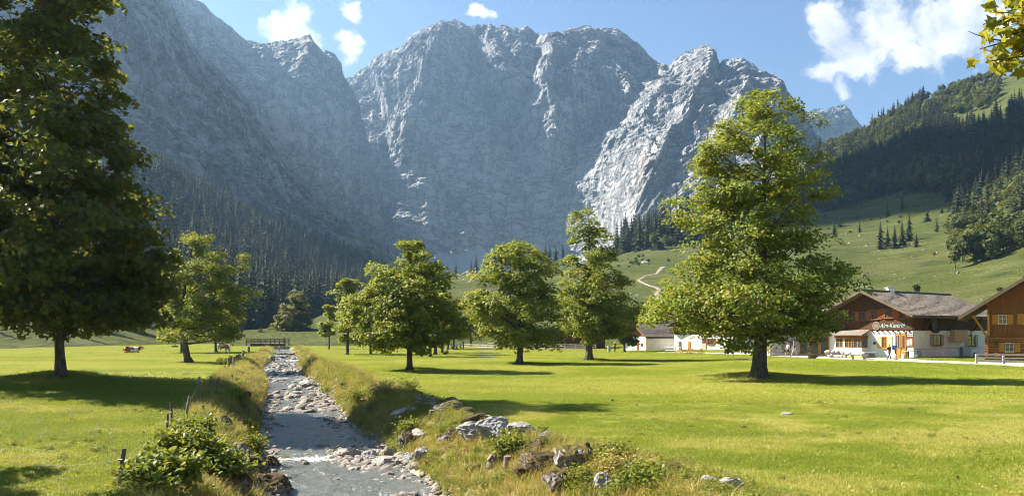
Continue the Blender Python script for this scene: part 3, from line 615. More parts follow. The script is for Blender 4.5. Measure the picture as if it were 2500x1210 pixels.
# ---------------------------------------------------------------- foliage helpers
LEAF_MAPLE = np.array([(0, 0), (.16, .12), (.5, .02), (.36, .38), (.46, .62), (.2, .6), (0, 1.0), (-.2, .6), (-.46, .62), (-.36, .38), (-.5, .02), (-.16, .12)])
LEAF_MAPLE[:, 1] -= 0.35
LEAF_QUAD = np.array([(0, -.45), (.42, .05), (0, .6), (-.42, .05)])
LEAF_HEX = np.array([(0, -.4), (.45, -.15), (.3, .35), (0, .6), (-.3, .35), (-.45, -.15)])
def leaf_cloud(centres, normals, size, shape, rng, fold=0.12):
    """one leaf-shaped face per centre"""
    n = len(centres); k = len(shape)
    nn = normals / (np.linalg.norm(normals, axis=1, keepdims=True) + 1e-9)
    a = rng.normal(size=(n, 3)); t = a - (a * nn).sum(1, keepdims=True) * nn; t /= np.linalg.norm(t, axis=1, keepdims=True) + 1e-9
    b = np.cross(nn, t); s = size if hasattr(size, '__len__') else np.full(n, size)
    s = s * rng.uniform(0.65, 1.3, n)
    v = centres[:, None] + (t[:, None] * shape[None, :, 0:1] + b[:, None] * shape[None, :, 1:2]) * s[:, None, None]
    v -= nn[:, None] * (np.abs(shape[None, :, 0:1]) * fold * 2) * s[:, None, None]
    return v.reshape(-1, 3), np.arange(n * k).reshape(n, k)
def set_tint(me, vals):
    a = me.attributes.new('tint', 'FLOAT', 'FACE'); a.data.foreach_set('value', np.clip(vals, 0, 1).astype(np.float32))
def unit(v): return v / (np.linalg.norm(v, axis=-1, keepdims=True) + 1e-9)
def bez(a, b, c, n):
    t = np.linspace(0, 1, n)[:, None]; return (1 - t) ** 2 * a + 2 * t * (1 - t) * b + t * t * c

def maple(label, base, prof, trunk_r, seed, leaf_n, leaf_s, mat, crown_base, group=None, clump=None, nclump=110, shape=LEAF_QUAD, lean=0.0, tint=(0.5, 0.16), name='maple_tree', squash=0.95, forks=14, bark='bark', inner=0.5, brown=0.04, lobe=1.75, bend=0.0):
    """prof: (height m, reach to the left m, reach to the right m) from the bottom of the crown to its top"""
    rng = np.random.default_rng(seed); prof = np.array(sorted(prof), float); H = prof[-1, 0]
    def reach(h, az):
        L = np.interp(h, prof[:, 0], prof[:, 1]); R = np.interp(h, prof[:, 0], prof[:, 2]); c = np.cos(az)
        side = np.where(c > 0, R, L); dep = (L + R) / 2 * squash
        return np.sqrt((side * c) ** 2 + (dep * np.sin(az)) ** 2)
    root = thing(name, tuple(base), label, 'tree', group); trunk_r *= .9
    # the crown is a set of boughs (lobes); each bough carries several flat sprays of leaves
    hs = np.linspace(prof[0, 0], H, 400); wts = np.array([reach(np.array([h]), np.array([0.7]))[0] for h in hs]) ** 1.5 + 0.15
    cdf = np.cumsum(wts) / wts.sum(); cl = clump or H * 0.062; RL = cl * lobe; lob = []; tries = 0; nl = max(12, int(nclump / 4.2))
    while len(lob) < nl and tries < nl * 90:
        tries += 1; h = np.interp(rng.random(), cdf, hs); az = rng.uniform(0, 2 * math.pi); r = reach(np.array([h]), np.array([az]))[0]
        rr = max(0, r - RL * .95) * (inner + (1 - inner) * rng.random() ** .5) * (1.10 if rng.random() < .15 else 1.0)
        p = np.array([math.cos(az) * rr, math.sin(az) * rr, min(h, H - RL * .6)]); p[2] = max(p[2], prof[0, 0] + RL * .35)
        if all(np.linalg.norm((p - c) * (1, 1, 1.25)) > RL * (1.12 if tries < nl * 40 else .8) for c in lob): lob.append(p)
    lob.append(np.array([lean * .5, 0, H - RL * .55])); cs, own = [], []
    for li, c in enumerate(lob):
        k = max(4, int(rng.normal(6.5, 1.5))); sz = rng.uniform(.75, 1.2)
        for _ in range(k):
            d = unit(rng.normal(size=3)); d[2] = d[2] * .8 + .15; o_ = unit(np.array([c[0], c[1], 0]) + 1e-6); d = d + o_ * .3
            cs.append(c + d * RL * rng.uniform(.35, .9) * sz * np.array([1, 1, .8])); own.append(li)
    cs = np.array(cs)
    # trunk and limbs
    top = np.array([lean, 0, H * 0.93]); kink = np.array([lean * 0.15 + rng.normal(0, .025) * H + bend, rng.normal(0, .12), H * 0.45])
    tp = bez(np.array([0, 0, -0.4]), kink, top, 16); tr = trunk_r * (1 - np.linspace(0, 1, 16) ** 0.75 * 0.93); tr[0] *= 1.4; tr[1] *= 1.05
    mb = MB(); mb.tube(tp, tr, 12)
    for k in range(6):                                              # root flare
        a = k * 1.05 + rng.uniform(-.2, .2); d = np.array([math.cos(a), math.sin(a), 0])
        mb.tube([d * trunk_r * 0.5 + (0, 0, trunk_r * 1.1), d * trunk_r * .95 + (0, 0, 0.14), d * trunk_r * 1.7 + (0, 0, -0.16)], [trunk_r * .36, trunk_r * .28, trunk_r * .10], 6)
    lb = mb; segs = []
    def trunk_at(h):
        i = np.clip(np.interp(h, tp[:, 2], np.arange(16)), 0, 15); j = int(i); f = i - j; j2 = min(j + 1, 15)
        return tp[j] * (1 - f) + tp[j2] * f, tr[j] * (1 - f) + tr[j2] * f
    def limb(p0, r0, c, sag):
        m1 = p0 * 0.5 + c * 0.5 + np.array([0, 0, -sag]) + rng.normal(0, 0.05, 3) * np.linalg.norm(c - p0)
        pts = bez(p0, m1, c, 6); lb.tube(pts, np.linspace(r0, max(0.012, r0 * 0.2), 6), 5, caps=False); return pts, r0
    for c in lob:
        d = math.hypot(c[0], c[1]); h0 = min(max(crown_base * 0.8 + 0.2 + rng.uniform(0, .14) * H, c[2] - rng.uniform(.35, .7) * d - 0.03 * H), H * .9)
        p0, r0 = trunk_at(h0); segs.append(limb(p0, min(r0 * 0.55, 0.03 + d * 0.02), c, 0.05 * d))
    for c, li in zip(cs, own):
        pts, r = segs[li]; j = 3 + int(rng.integers(0, 3)); limb(pts[min(j, 5)], min(.035, r * .3 + .006), c, 0.0)
    mb.build('trunk', M[bark], root, sm=True)
    # leaves
    per = rng.dirichlet(np.full(len(cs), 6.0)) * leaf_n; V, Fc, T, off = [], [], [], 0
    for c, n in zip(cs, per.astype(int)):
        if n < 5: continue
        sc = cl * rng.uniform(0.55, 1.05) * np.array([1.15, 1.15, 0.72])
        d = unit(rng.normal(size=(n, 3))); d[:, 2] = np.where(d[:, 2] < -0.25, -d[:, 2] * 0.6, d[:, 2])
        rad = rng.random((n, 1)) ** 0.42
        # sub-sprays so that a clump is lumpy rather than round
        sub = unit(rng.normal(size=(9, 3))) * 0.62; w_ = rng.integers(0, 9, n)
        q = np.where(rng.random((n, 1)) < 0.62, sub[w_] + d * rad * 0.48, d * rad)
        droop = -0.14 * (q[:, 0] ** 2 + q[:, 1] ** 2)
        pos_ = c + q * sc; pos_[:, 2] += droop * sc[0]
        out = unit(np.concatenate([pos_[:, :2], (pos_[:, 2:] - H * 0.45) * 0.5], 1))
        nrm = unit(np.array([0, 0, 0.75]) + out * 0.55 + rng.normal(0, 0.52, (n, 3)))
        v, f = leaf_cloud(pos_, nrm, leaf_s, shape, rng); V.append(v); Fc.append(f + off); off += len(v)
        tt = rng.normal(tint[0], 0.10) + rng.normal(0, tint[1] * 0.7, n); tt = np.clip(tt, 0, 0.9); tt[rng.random(n) < brown] = 1.0; T.append(tt)
    me = npmesh('crown', np.concatenate(V), np.concatenate(Fc)); set_tint(me, np.concatenate(T)); link('crown', me, M[mat], root)
    return root
def prof_px(base_px, base_py, Y, rows):
    """silhouette rows (photo row, left px, right px) -> metres at distance Y"""
    k = Y / F; return [((base_py - r) * k, (base_px - l) * k, (rr - base_px) * k) for r, l, rr in rows]
def base_of(px, py): p = G(px, py); return p
def maple_px(label, px, py, rows, tr_px, seed, leaf_n, leaf_s, mat, cb_row, **kw):
    b = base_of(px, py); k = b[1] / F
    return maple(label, b, prof_px(px, py, b[1], rows), tr_px * k / 2, seed, leaf_n, leaf_s, mat, (py - cb_row) * k, **kw)

# ---------------------------------------------------------------- the maples of the valley floor
maple_px('tallest broad maple on the open meadow in front of the dairy', 1852, 921,
         [(836, 1760, 2000), (812, 1600, 2085), (770, 1562, 2102), (720, 1590, 2080), (670, 1622, 2080), (600, 1640, 2040), (540, 1648, 2010), (470, 1655, 2022), (430, 1662, 2035), (385, 1665, 2050), (330, 1710, 2000), (300, 1740, 2000), (265, 1780, 1945), (235, 1800, 1915), (222, 1850, 1880)],
         44, 11, 60000, 0.21, 'leaf', 850, nclump=330, clump=1.25, forks=30, brown=0.05, lean=0.4)
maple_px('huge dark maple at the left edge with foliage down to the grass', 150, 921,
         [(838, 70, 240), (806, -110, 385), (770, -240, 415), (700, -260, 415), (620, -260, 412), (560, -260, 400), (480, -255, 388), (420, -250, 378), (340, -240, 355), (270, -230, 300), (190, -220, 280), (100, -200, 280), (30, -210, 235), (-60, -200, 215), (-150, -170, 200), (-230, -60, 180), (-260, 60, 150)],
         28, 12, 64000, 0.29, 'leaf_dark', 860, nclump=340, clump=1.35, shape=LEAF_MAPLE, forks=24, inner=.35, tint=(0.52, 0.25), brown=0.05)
maple_px('round maple with a curved trunk, second from the left edge', 461, 884,
         [(842, 400, 600), (810, 378, 625), (770, 372, 632), (720, 382, 635), (680, 385, 630), (650, 395, 612), (620, 408, 560), (590, 420, 525), (568, 440, 505), (560, 460, 490)],
         20, 13, 26000, 0.24, 'leaf', 845, nclump=135, bend=-1.3, lean=.6, clump=1.1, tint=(0.46, 0.17), forks=16)
maple_px('lopsided maple on the meadow right of the stream, trunk clear in the sun', 1000, 903,
         [(850, 880, 1110), (820, 845, 1132), (780, 850, 1135), (740, 858, 1120), (700, 872, 1128), (680, 890, 1124), (650, 925, 1080), (630, 925, 1068), (612, 955, 1060), (590, 990, 1055), (583, 1020, 1050)],
         19, 14, 27000, 0.25, 'leaf', 855, nclump=130, clump=1.15, forks=16, tint=(0.52, 0.16))
maple_px('broad maple with a dark straight trunk, left of the tall slender one', 1268, 887,
         [(852, 1190, 1350), (825, 1150, 1385), (780, 1132, 1380), (740, 1122, 1372), (700, 1130, 1368), (660, 1145, 1362), (635, 1150, 1355), (612, 1195, 1345), (595, 1215, 1325), (583, 1240, 1290)],
         20, 15, 26000, 0.27, 'leaf', 850, nclump=125, clump=1.35, forks=18, tint=(0.55, 0.2))
maple_px('tall slender maple with a narrow top in front of the wooden barn', 1438, 878,
         [(838, 1385, 1500), (810, 1362, 1555), (760, 1350, 1570), (720, 1362, 1560), (680, 1366, 1540), (640, 1385, 1535), (615, 1390, 1540), (590, 1390, 1500), (565, 1390, 1495), (545, 1402, 1490), (528, 1425, 1480), (520, 1445, 1470)],
         23, 16, 26000, 0.27, 'leaf', 850, nclump=190, clump=1.35, forks=18, tint=(0.55, 0.2))
maple_px('dense dark maple standing alone beside the road bridge', 728, 839,
         [(832, 665, 762), (810, 655, 772), (785, 662, 768), (760, 672, 760), (735, 690, 750), (718, 702, 735), (711, 715, 730)],
         11, 17, 24000, 0.44, 'leaf_dark', 825, nclump=190, clump=1.25, tint=(0.75, 0.2), forks=12, inner=.15)
maple_px('small pale yellow-green maple between the bridge and the meadow trees', 803, 853,
         [(828, 785, 828), (805, 778, 834), (780, 776, 836), (755, 782, 830), (742, 795, 822)],
         5.5, 18, 5000, 0.34, 'leaf_yellow', 828, nclump=34, clump=0.95, forks=8)
maple_px('pale slender maple leaning behind the lopsided one', 848, 866,
         [(845, 825, 880), (800, 815, 890), (760, 812, 905), (735, 805, 902), (712, 820, 885), (690, 838, 880), (677, 850, 872)],
         10, 19, 9000, 0.30, 'leaf_yellow', 842, nclump=52, clump=1.1, forks=10)
maple_px('young maple half hidden behind the lopsided one, short bare trunk showing', 905, 865,
         [(842, 862, 945), (810, 852, 955), (770, 858, 950), (735, 875, 935), (715, 890, 920)], 8, 20, 8000, 0.32, 'leaf', 842, nclump=48, clump=1.15, forks=10)
for i, (px, py, top, wd, tr, lab) in enumerate([
        (1050, 871, 730, 52, 10, 'front trunk of the maple row right of the lopsided tree'), (1063, 866, 715, 56, 11, 'thicker maple just behind the front one of the row'),
        (1080, 862, 742, 48, 8, 'third maple of the row beside the picnickers'), (1094, 853, 748, 44, 7, 'slim maple of the row behind the crouching person'),
        (1107, 853, 736, 50, 7, 'last maple of the row next to the picnickers'), (960, 857, 760, 40, 6, 'slim far maple with its low limb over the grass')]):
    h = py - top
    maple_px(lab, px, py, [(py - 0.19 * h, px - wd * .75, px + wd * .75), (py - 0.4 * h, px - wd, px + wd), (py - 0.65 * h, px - wd * .85, px + wd * .85), (py - 0.88 * h, px - wd * .5, px + wd * .5), (top, px - wd * .15, px + wd * .15)],
             tr, 30 + i, 7000, 0.34, 'leaf' if i % 2 else 'leaf_dark', py - 0.2 * h, nclump=44, clump=1.25, forks=9, group='maple row by the picnickers', tint=(0.6, 0.2))
for i, (px, py, top, wd, tr, lab) in enumerate([(443, 862, 690, 62, 8, 'straight slim maple left behind the curved one'), (527, 860, 690, 70, 8, 'maple behind the grazing brown and white cow')]):
    h = py - top
    maple_px(lab, px, py, [(py - 0.17 * h, px - wd * .7, px + wd * .7), (py - 0.45 * h, px - wd, px + wd), (py - 0.75 * h, px - wd * .7, px + wd * .7), (top, px - wd * .2, px + wd * .2)],
             tr, 50 + i, 9000, 0.36, 'leaf_dark', py - 0.18 * h, nclump=48, clump=1.3, forks=9, tint=(0.55, 0.2))
# trees that stand behind the barn and among the houses
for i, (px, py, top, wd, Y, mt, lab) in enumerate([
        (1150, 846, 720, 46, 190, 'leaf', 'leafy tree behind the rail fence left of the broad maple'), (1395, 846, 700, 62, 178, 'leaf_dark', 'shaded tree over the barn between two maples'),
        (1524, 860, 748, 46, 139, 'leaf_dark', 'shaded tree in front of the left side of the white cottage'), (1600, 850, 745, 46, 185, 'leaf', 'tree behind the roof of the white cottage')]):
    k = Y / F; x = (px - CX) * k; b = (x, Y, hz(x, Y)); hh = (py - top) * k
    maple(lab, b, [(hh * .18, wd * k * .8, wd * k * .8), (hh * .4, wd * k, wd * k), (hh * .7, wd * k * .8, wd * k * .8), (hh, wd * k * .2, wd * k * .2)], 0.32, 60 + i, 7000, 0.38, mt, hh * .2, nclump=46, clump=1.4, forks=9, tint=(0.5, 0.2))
# maple on the left bank outside the picture whose shade lies across the lower left corner
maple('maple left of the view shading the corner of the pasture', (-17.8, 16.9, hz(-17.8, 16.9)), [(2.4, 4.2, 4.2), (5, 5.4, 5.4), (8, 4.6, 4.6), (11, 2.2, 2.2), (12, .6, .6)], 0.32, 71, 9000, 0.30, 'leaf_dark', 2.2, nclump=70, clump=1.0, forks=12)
# maple to the right of the camera, one turning branch hangs into the picture
def near_branch():
    rng = np.random.default_rng(5); bx, by = 9.6, 10.2; b = np.array([bx, by, hz(bx, by)])
    root = thing('maple_tree', tuple(b), 'near maple branch with yellowing leaves hanging in at upper right', 'tree')
    mb = MB(); tp = bez(np.array([0, 0, -.3]), np.array([.3, 0, 3.5]), np.array([-.1, .2, 10.0]), 14); mb.tube(tp, .34 * (1 - np.linspace(0, 1, 14) * .85), 10); lb = mb; tips = []
    def tgt(px, py, Y): return P(px, py, Y) - b
    ends = [(2392, 120, 10.0), (2400, 60, 10.1), (2415, 150, 9.9), (2440, 100, 10.0), (2425, 30, 10.2), (2470, 60, 9.9), (2455, 150, 10.2), (2490, 120, 10.0), (2490, 20, 10.2), (2530, 70, 10.0), (2480, -20, 10.3), (2540, 140, 10.3), (2560, 0, 10.1), (2600, 60, 10.4), (2640, 120, 10.2), (2700, 40, 10.2)]
    s0 = tp[8]; hub = tgt(2640, 60, 10.3); mainp = bez(s0, (s0 + hub) / 2 + (0, 0, .5), hub, 8); lb.tube(mainp, np.linspace(.1, .04, 8), 6)
    for e in ends:
        q = tgt(*e); j = 4 + rng.integers(0, 4); pp = bez(mainp[j], (mainp[j] + q) / 2 + (0, 0, .15), q, 6); lb.tube(pp, np.linspace(.022, .006, 6), 4); tips.append(pp)
    q = tgt(2363, 76, 10.0); lb.tube(bez(tgt(2450, 100, 10.0), tgt(2400, 95, 10.0), q, 5), [.008, .007, .006, .005, .003], 4)
    for i in range(26):
        a = rng.uniform(0, 6.28); r = rng.uniform(1.5, 4.5); h = rng.uniform(4.0, 10.0); q = np.array([math.cos(a) * r, math.sin(a) * r, h])
        if q[0] < -1.2 : q[0] = abs(q[0])
        lb.tube(bez(tp[int(h)], (tp[int(h)] + q) / 2, q, 5), np.linspace(.06, .01, 5), 4); tips.append(bez(tp[int(h)] * .3 + q * .7, q, q, 6))
    mb.build('trunk', M['bark'], root, sm=True)
    C = []
    for pp in tips:
        n = 34; t = rng.uniform(.45, 1.0, n); idx = t * 5; i = np.minimum(idx.astype(int), 4); f = (idx - i)[:, None]
        C.append(pp[i] * (1 - f) + pp[i + 1] * f + rng.normal(0, .10, (n, 3)) - np.array([0, 0, .05]))
    C = np.concatenate(C); nr = unit(rng.normal(0, .6, C.shape) + (0, -.25, .7)); v, f = leaf_cloud(C, nr, .155, LEAF_MAPLE, rng, .2)
    me = npmesh('crown', v, f); set_tint(me, rng.normal(.55, .25, len(f))); link('crown', me, M['leaf_near'], root)
near_branch()
# ---------------------------------------------------------------- mountain forest
def spruce_mesh(seed, tiers=11, pts=9, H=1.0, R=0.17, bare=0.06):
    rng = np.random.default_rng(seed); V, Fs, T = [], [], []
    for i in range(tiers):
        f = i / (tiers - 1); z = bare + (H - bare) * (f ** 0.92) * 0.93; r = R * (1 - f) ** 0.85 * rng.uniform(.85, 1.12) + 0.012; dz = 0.55 * (H / tiers) + 0.30 * r; a0 = rng.uniform(0, 6.28)
        for k in range(pts):
            a = a0 + 6.283 * k / pts + rng.uniform(-.15, .15); rr = r * rng.uniform(.62, 1.18); wd = 6.283 / pts * 0.62
            tip = (math.cos(a) * rr, math.sin(a) * rr, z - dz * rng.uniform(.5, 1.0) * .8)
            mid1 = (math.cos(a - wd) * rr * .55, math.sin(a - wd) * rr * .55, z - dz * .55); mid2 = (math.cos(a + wd) * rr * .55, math.sin(a + wd) * rr * .55, z - dz * .55)
            b = len(V); V += [(0, 0, z + dz * .45), mid1, tip, mid2]; Fs.append((b, b + 1, b + 2, b + 3)); T.append(rng.uniform(.1, .9))
    b = len(V)
    V += [(-.012, 0, 0), (.012, 0, 0), (0, .014, 0), (0, 0, H)]; Fs += [(b, b + 1, b + 3, b + 3), (b + 1, b + 2, b + 3, b + 3), (b + 2, b, b + 3, b + 3)]; T += [0, 0, 0]
    Fs = [tuple(dict.fromkeys(f)) for f in Fs]
    me = npmesh('spruce', np.array(V), Fs); set_tint(me, np.array(T)); me.materials.append(M['spruce']); return me
def broad_mesh(seed, n=420, tb=.5):
    rng = np.random.default_rng(seed); cs = unit(rng.normal(size=(16, 3))) * np.array([.30, .30, .30]) * rng.uniform(.5, 1.0, (16, 1)) + (0, 0, .56)
    w_ = rng.integers(0, 16, n); p = cs[w_] + unit(rng.normal(size=(n, 3))) * .15 * rng.random((n, 1)) ** .4
    nr = unit(p - (0, 0, .45) + rng.normal(0, .12, p.shape)); v, f = leaf_cloud(p, nr, .085, LEAF_HEX, rng); T = rng.normal(tb, .2, 16)[w_] + rng.normal(0, .12, n)
    b = len(v); v = np.concatenate([v, [(-.02, 0, 0), (.02, 0, 0), (0, .03, 0), (0, 0, .5)]]); fs = [tuple(q) for q in f] + [(b, b + 1, b + 3), (b + 1, b + 2, b + 3), (b + 2, b, b + 3)]
    me = npmesh('broadleaf', v, fs); set_tint(me, np.concatenate([T, [0, 0, 0]])); me.materials.append(M['leaf_far']); return me
SPR = [spruce_mesh(200 + i, tiers=10 + i % 3, R=.22 + .03 * (i % 4)) for i in range(6)]
BRD = [broad_mesh(300 + i, tb=.3 + .16 * i) for i in range(5)]

def scatter(name, src_meshes, pts, rot, scl, label, cat, idx=None, parent=None):
    """one mass of alike small pieces: instances on points"""
    n = len(pts)
    if not n: return
    me = npmesh(name, pts, np.zeros((0, 3), int)); idx = RNG.integers(0, len(src_meshes), n) if idx is None else idx
    for nm, typ, arr in (('rot', 'FLOAT_VECTOR', rot), ('scl', 'FLOAT_VECTOR', scl), ('pick', 'INT', idx)):
        a = me.attributes.new(nm, typ, 'POINT'); a.data.foreach_set('vector' if typ == 'FLOAT_VECTOR' else 'value', np.asarray(arr, np.int32 if typ == 'INT' else np.float32).ravel())
    o = link(name, me); tag(o, label, cat, kind='stuff')
    col = bpy.data.collections.new(name + '_source')
    for i, sm in enumerate(src_meshes):
        so = bpy.data.objects.new('%s_piece_%02d' % (name, i), sm); col.objects.link(so)
    ng = bpy.data.node_groups.new(name, 'GeometryNodeTree'); ng.interface.new_socket('Geometry', in_out='INPUT', socket_type='NodeSocketGeometry'); ng.interface.new_socket('Geometry', in_out='OUTPUT', socket_type='NodeSocketGeometry')
    N = ng.nodes; L = ng.links; gi = N.new('NodeGroupInput'); go = N.new('NodeGroupOutput'); ci = N.new('GeometryNodeCollectionInfo'); ci.inputs[0].default_value = col; ci.inputs[1].default_value = True; ci.inputs[2].default_value = True
    ip = N.new('GeometryNodeInstanceOnPoints'); L.new(gi.outputs[0], ip.inputs['Points']); L.new(ci.outputs[0], ip.inputs['Instance']); ip.inputs['Pick Instance'].default_value = True
    def attr(nm, dt): a = N.new('GeometryNodeInputNamedAttribute'); a.data_type = dt; a.inputs[0].default_value = nm; return a.outputs[0]
    L.new(attr('pick', 'INT'), ip.inputs['Instance Index']); er = N.new('FunctionNodeEulerToRotation'); L.new(attr('rot', 'FLOAT_VECTOR'), er.inputs[0]); L.new(er.outputs[0], ip.inputs['Rotation']); L.new(attr('scl', 'FLOAT_VECTOR'), ip.inputs['Scale'])
    L.new(ip.outputs[0], go.inputs[0]); md = o.modifiers.new('scatter', 'NODES'); md.node_group = ng; return o

def in_poly(px, py, poly):
    ins = np.zeros(px.shape, bool); n = len(poly)
    for i in range(n):
        x0, y0 = poly[i]; x1, y1 = poly[(i + 1) % n]
        c = ((y0 > py) != (y1 > py)) & (px < (x1 - x0) * (py - y0) / (y1 - y0 + 1e-9) + x0); ins ^= c
    return ins
FOREST = []          # (point, height, kind, zone)
def plant(loft, poly, n, kind, hrange, zone, seed, u=(0, 1), v=(0, 1), clump=None):
    rng = np.random.default_rng(seed); k = 0
    uu = rng.uniform(u[0], u[1], n * 30); vv = rng.uniform(v[0], v[1], n * 30); p = loft.at(uu, vv); px, py = to_px(p); ok = in_poly(px, py, poly)
    if clump is not None: ok &= fbm(p * clump[0], 3, seed=seed) > clump[1]
    p = p[ok][:n]; h = rng.uniform(*hrange, len(p))
    for q, hh in zip(p, h): FOREST.append((q, hh, kind, zone))
LZ = 'dark spruce in the dense forest on the left valley side'
plant(LH, [(250, 372), (390, 425), (560, 520), (700, 570), (800, 612), (935, 672), (935, 740), (780, 800), (600, 806), (250, 700)], 2600, 's', (12, 31), LZ, 1)
plant(LH, [(300, 560), (500, 560), (700, 680), (800, 720), (760, 790), (600, 806), (300, 760)], 190, 'b', (10, 19), 'light green broadleaf tree among the spruces on the left valley side', 2)
plant(LH, [(-300, 400), (300, 372), (300, 780), (-300, 790)], 420, 's', (17, 28), 'spruce on the slope behind the huge dark maple', 3)
CZn = 'dark spruce in the wood on the pasture crest left of the tallest maple'
plant(RH, [(1500, 612), (1560, 590), (1660, 552), (1800, 480), (1800, 590), (1640, 606), (1560, 614), (1505, 622)], 230, 's', (22, 34), CZn, 4, u=(.3, .5))
plant(RH, [(1515, 622), (1560, 612), (1650, 600), (1720, 585), (1720, 600), (1650, 612), (1560, 624)], 26, 'b', (11, 17), 'rounded tree at the foot of the crest wood', 5)
RZ = 'spruce in the upper forest on the right mountainside'
plant(RH, [(1950, 400), (2010, 352), (2100, 305), (2250, 245), (2330, 300), (2250, 380), (2150, 430), (2010, 510), (1950, 520)], 620, 's', (11, 26), RZ, 6, u=(.5, .76), clump=(.008, -.15))
plant(RH, [(2010, 440), (2100, 400), (2250, 330), (2420, 300), (2520, 240), (2520, 470), (2420, 500), (2330, 560), (2300, 470), (2200, 470), (2010, 520)], 950, 's', (11, 28), 'spruce in the shaded forest belt on the right mountainside', 7, u=(.5, .8))
plant(RH, [(2010, 500), (2130, 440), (2300, 400), (2400, 420), (2380, 480), (2200, 470), (2010, 525)], 330, 'b', (13, 20), 'shaded broadleaf tree along the lower edge of the forest belt', 8)
plant(RH, [(2010, 350), (2120, 300), (2300, 215), (2440, 180), (2440, 250), (2300, 330), (2150, 400), (2010, 440)], 600, 'b', (9, 17), 'broadleaf tree on the upper right mountainside', 9, clump=(0.012, -0.06))
plant(RH, [(2330, 560), (2400, 500), (2520, 440), (2520, 600), (2420, 640), (2360, 690), (2320, 640)], 260, 'b', (11, 18), 'green broadleaf tree in the tongue of wood above the log house', 10)
plant(RH, [(2320, 600), (2400, 520), (2520, 470), (2520, 600), (2420, 630)], 130, 's', (13, 27), 'spruce in the tongue of wood above the log house', 11)
plant(RH, [(2520, 200), (3100, 0), (3100, 700), (2520, 620)], 320, 's', (16, 25), 'spruce on the mountainside beyond the right edge', 12)
plant(RH, [(2030, 560), (2300, 470), (2330, 560), (2280, 600), (2030, 600)], 14, 's', (7, 15), 'small scattered spruce on the right-hand pasture', 13)
def pt_on(loft, px, py):
    gx, gy = to_px(loft.g[:, :-10]); i = np.argmin(((gx - px) ** 2 + (gy - py) ** 2).ravel()); return loft.g[:, :-10].reshape(-1, 3)[i]
def solo(kind, px, base_py, top_py, label, loft=RH, Y=None, name=None):
    q = pt_on(loft, px, base_py) if Y is None else P(px, base_py, Y)
    h = (base_py - top_py) / F * q[1]
    root = thing(name or ('spruce_tree' if kind == 's' else 'broadleaf_tree'), tuple(q - (0, 0, 0.4)), label, 'tree', None, random.uniform(0, 6))
    me = (spruce_mesh(int(px), 13, 11, R=.25) if kind == 's' else broad_mesh(int(px), 620)).copy(); me.transform(Matrix.Diagonal((h, h, h, 1)))
    link('crown', me, None, root); MB().tube([(0, 0, -.5), (0, 0, h * .12), (0, 0, h * .5)], [h * .018, h * .014, h * .006], 6).build('trunk', M['bark_dark'], root)
for px, b, t, lab in [(2150, 610, 532, 'tallest dark spruce at the left end of the pasture clump'), (2168, 602, 545, 'second spruce of the pasture clump'), (2183, 604, 538, 'broad middle spruce of the pasture clump'), (2198, 600, 528, 'pointed spruce of the pasture clump behind the gap'),
                      (2224, 590, 512, 'slim tall spruce at the right end of the pasture clump'), (2203, 512, 474, 'big lone spruce above the pasture clump'), (2167, 528, 490, 'lone spruce left above the pasture clump'), (2262, 540, 496, 'lone spruce right of the pasture clump'),
                      (2240, 600, 560, 'low spruce at the foot of the pasture clump'), (2300, 522, 490, 'lone spruce under the shaded forest belt'), (2314, 516, 482, 'spruce paired with the lone one under the forest belt')]:
    solo('s', px, b, t, lab)
for px, b, t, Y, lab in [(1066, 690, 626, 900, 'spruce peeping out behind the lopsided maple'), (1093, 690, 636, 960, 'left spruce of the pair below the scree'), (1113, 692, 632, 940, 'right spruce of the pair below the scree'), (1150, 690, 628, 960, 'short spruce left of the broad maple'), (1162, 688, 611, 950, 'tall spruce left of the broad maple'),
                         (1302, 672, 585, 900, 'tall spruce just right of the broad maple top'), (1332, 662, 588, 880, 'leftmost of the four spruces between the meadow maples'), (1342, 662, 592, 880, 'second of the four spruces between the meadow maples'), (1357, 660, 590, 880, 'third of the four spruces between the meadow maples'), (1374, 660, 586, 870, 'broadest of the four spruces between the meadow maples'),
                         (1203, 692, 632, 960, 'low spruce hidden left of the broad maple crown'), (1505, 622, 560, 760, 'spruce at the left end of the crest wood'), (1048, 700, 640, 950, 'spruce by the lopsided maple top')]:
    solo('s', px, b, t, lab, Y=Y)
for px, b, t, Y, lab in [(590, 806, 770, 330, 'bush-like green tree beside the far meadow left of the bridge'), (637, 818, 796, 250, 'young tree just left behind the road bridge'), (775, 752, 672, 560, 'light green larch-like tree on the forest edge above the bridge'), (740, 745, 668, 600, 'pale green tree next to the larch-like one on the forest edge')]:
    solo('b' if b != 752 else 's', px, b, t, lab, Y=Y)
solo('b', 2237, 713, 683, 'round bush on the pasture just above the dairy ridge', name='bush')
solo('b', 2440, 712, 690, 'pale bush on the pasture behind the log house roof', name='bush')
for px, py, r in ((2220, 216, 22), (2258, 212, 14), (2290, 205, 20), (2335, 196, 16), (2385, 186, 14)): 
    solo('b', px, py + 8, py - r, 'tree standing against the sky on the right crest %s' % {2220: 'farthest left of its row', 2258: 'small, second of its row', 2290: 'broad, third of its row', 2335: 'fourth of its row', 2385: 'nearest the yellow branch'}[px])
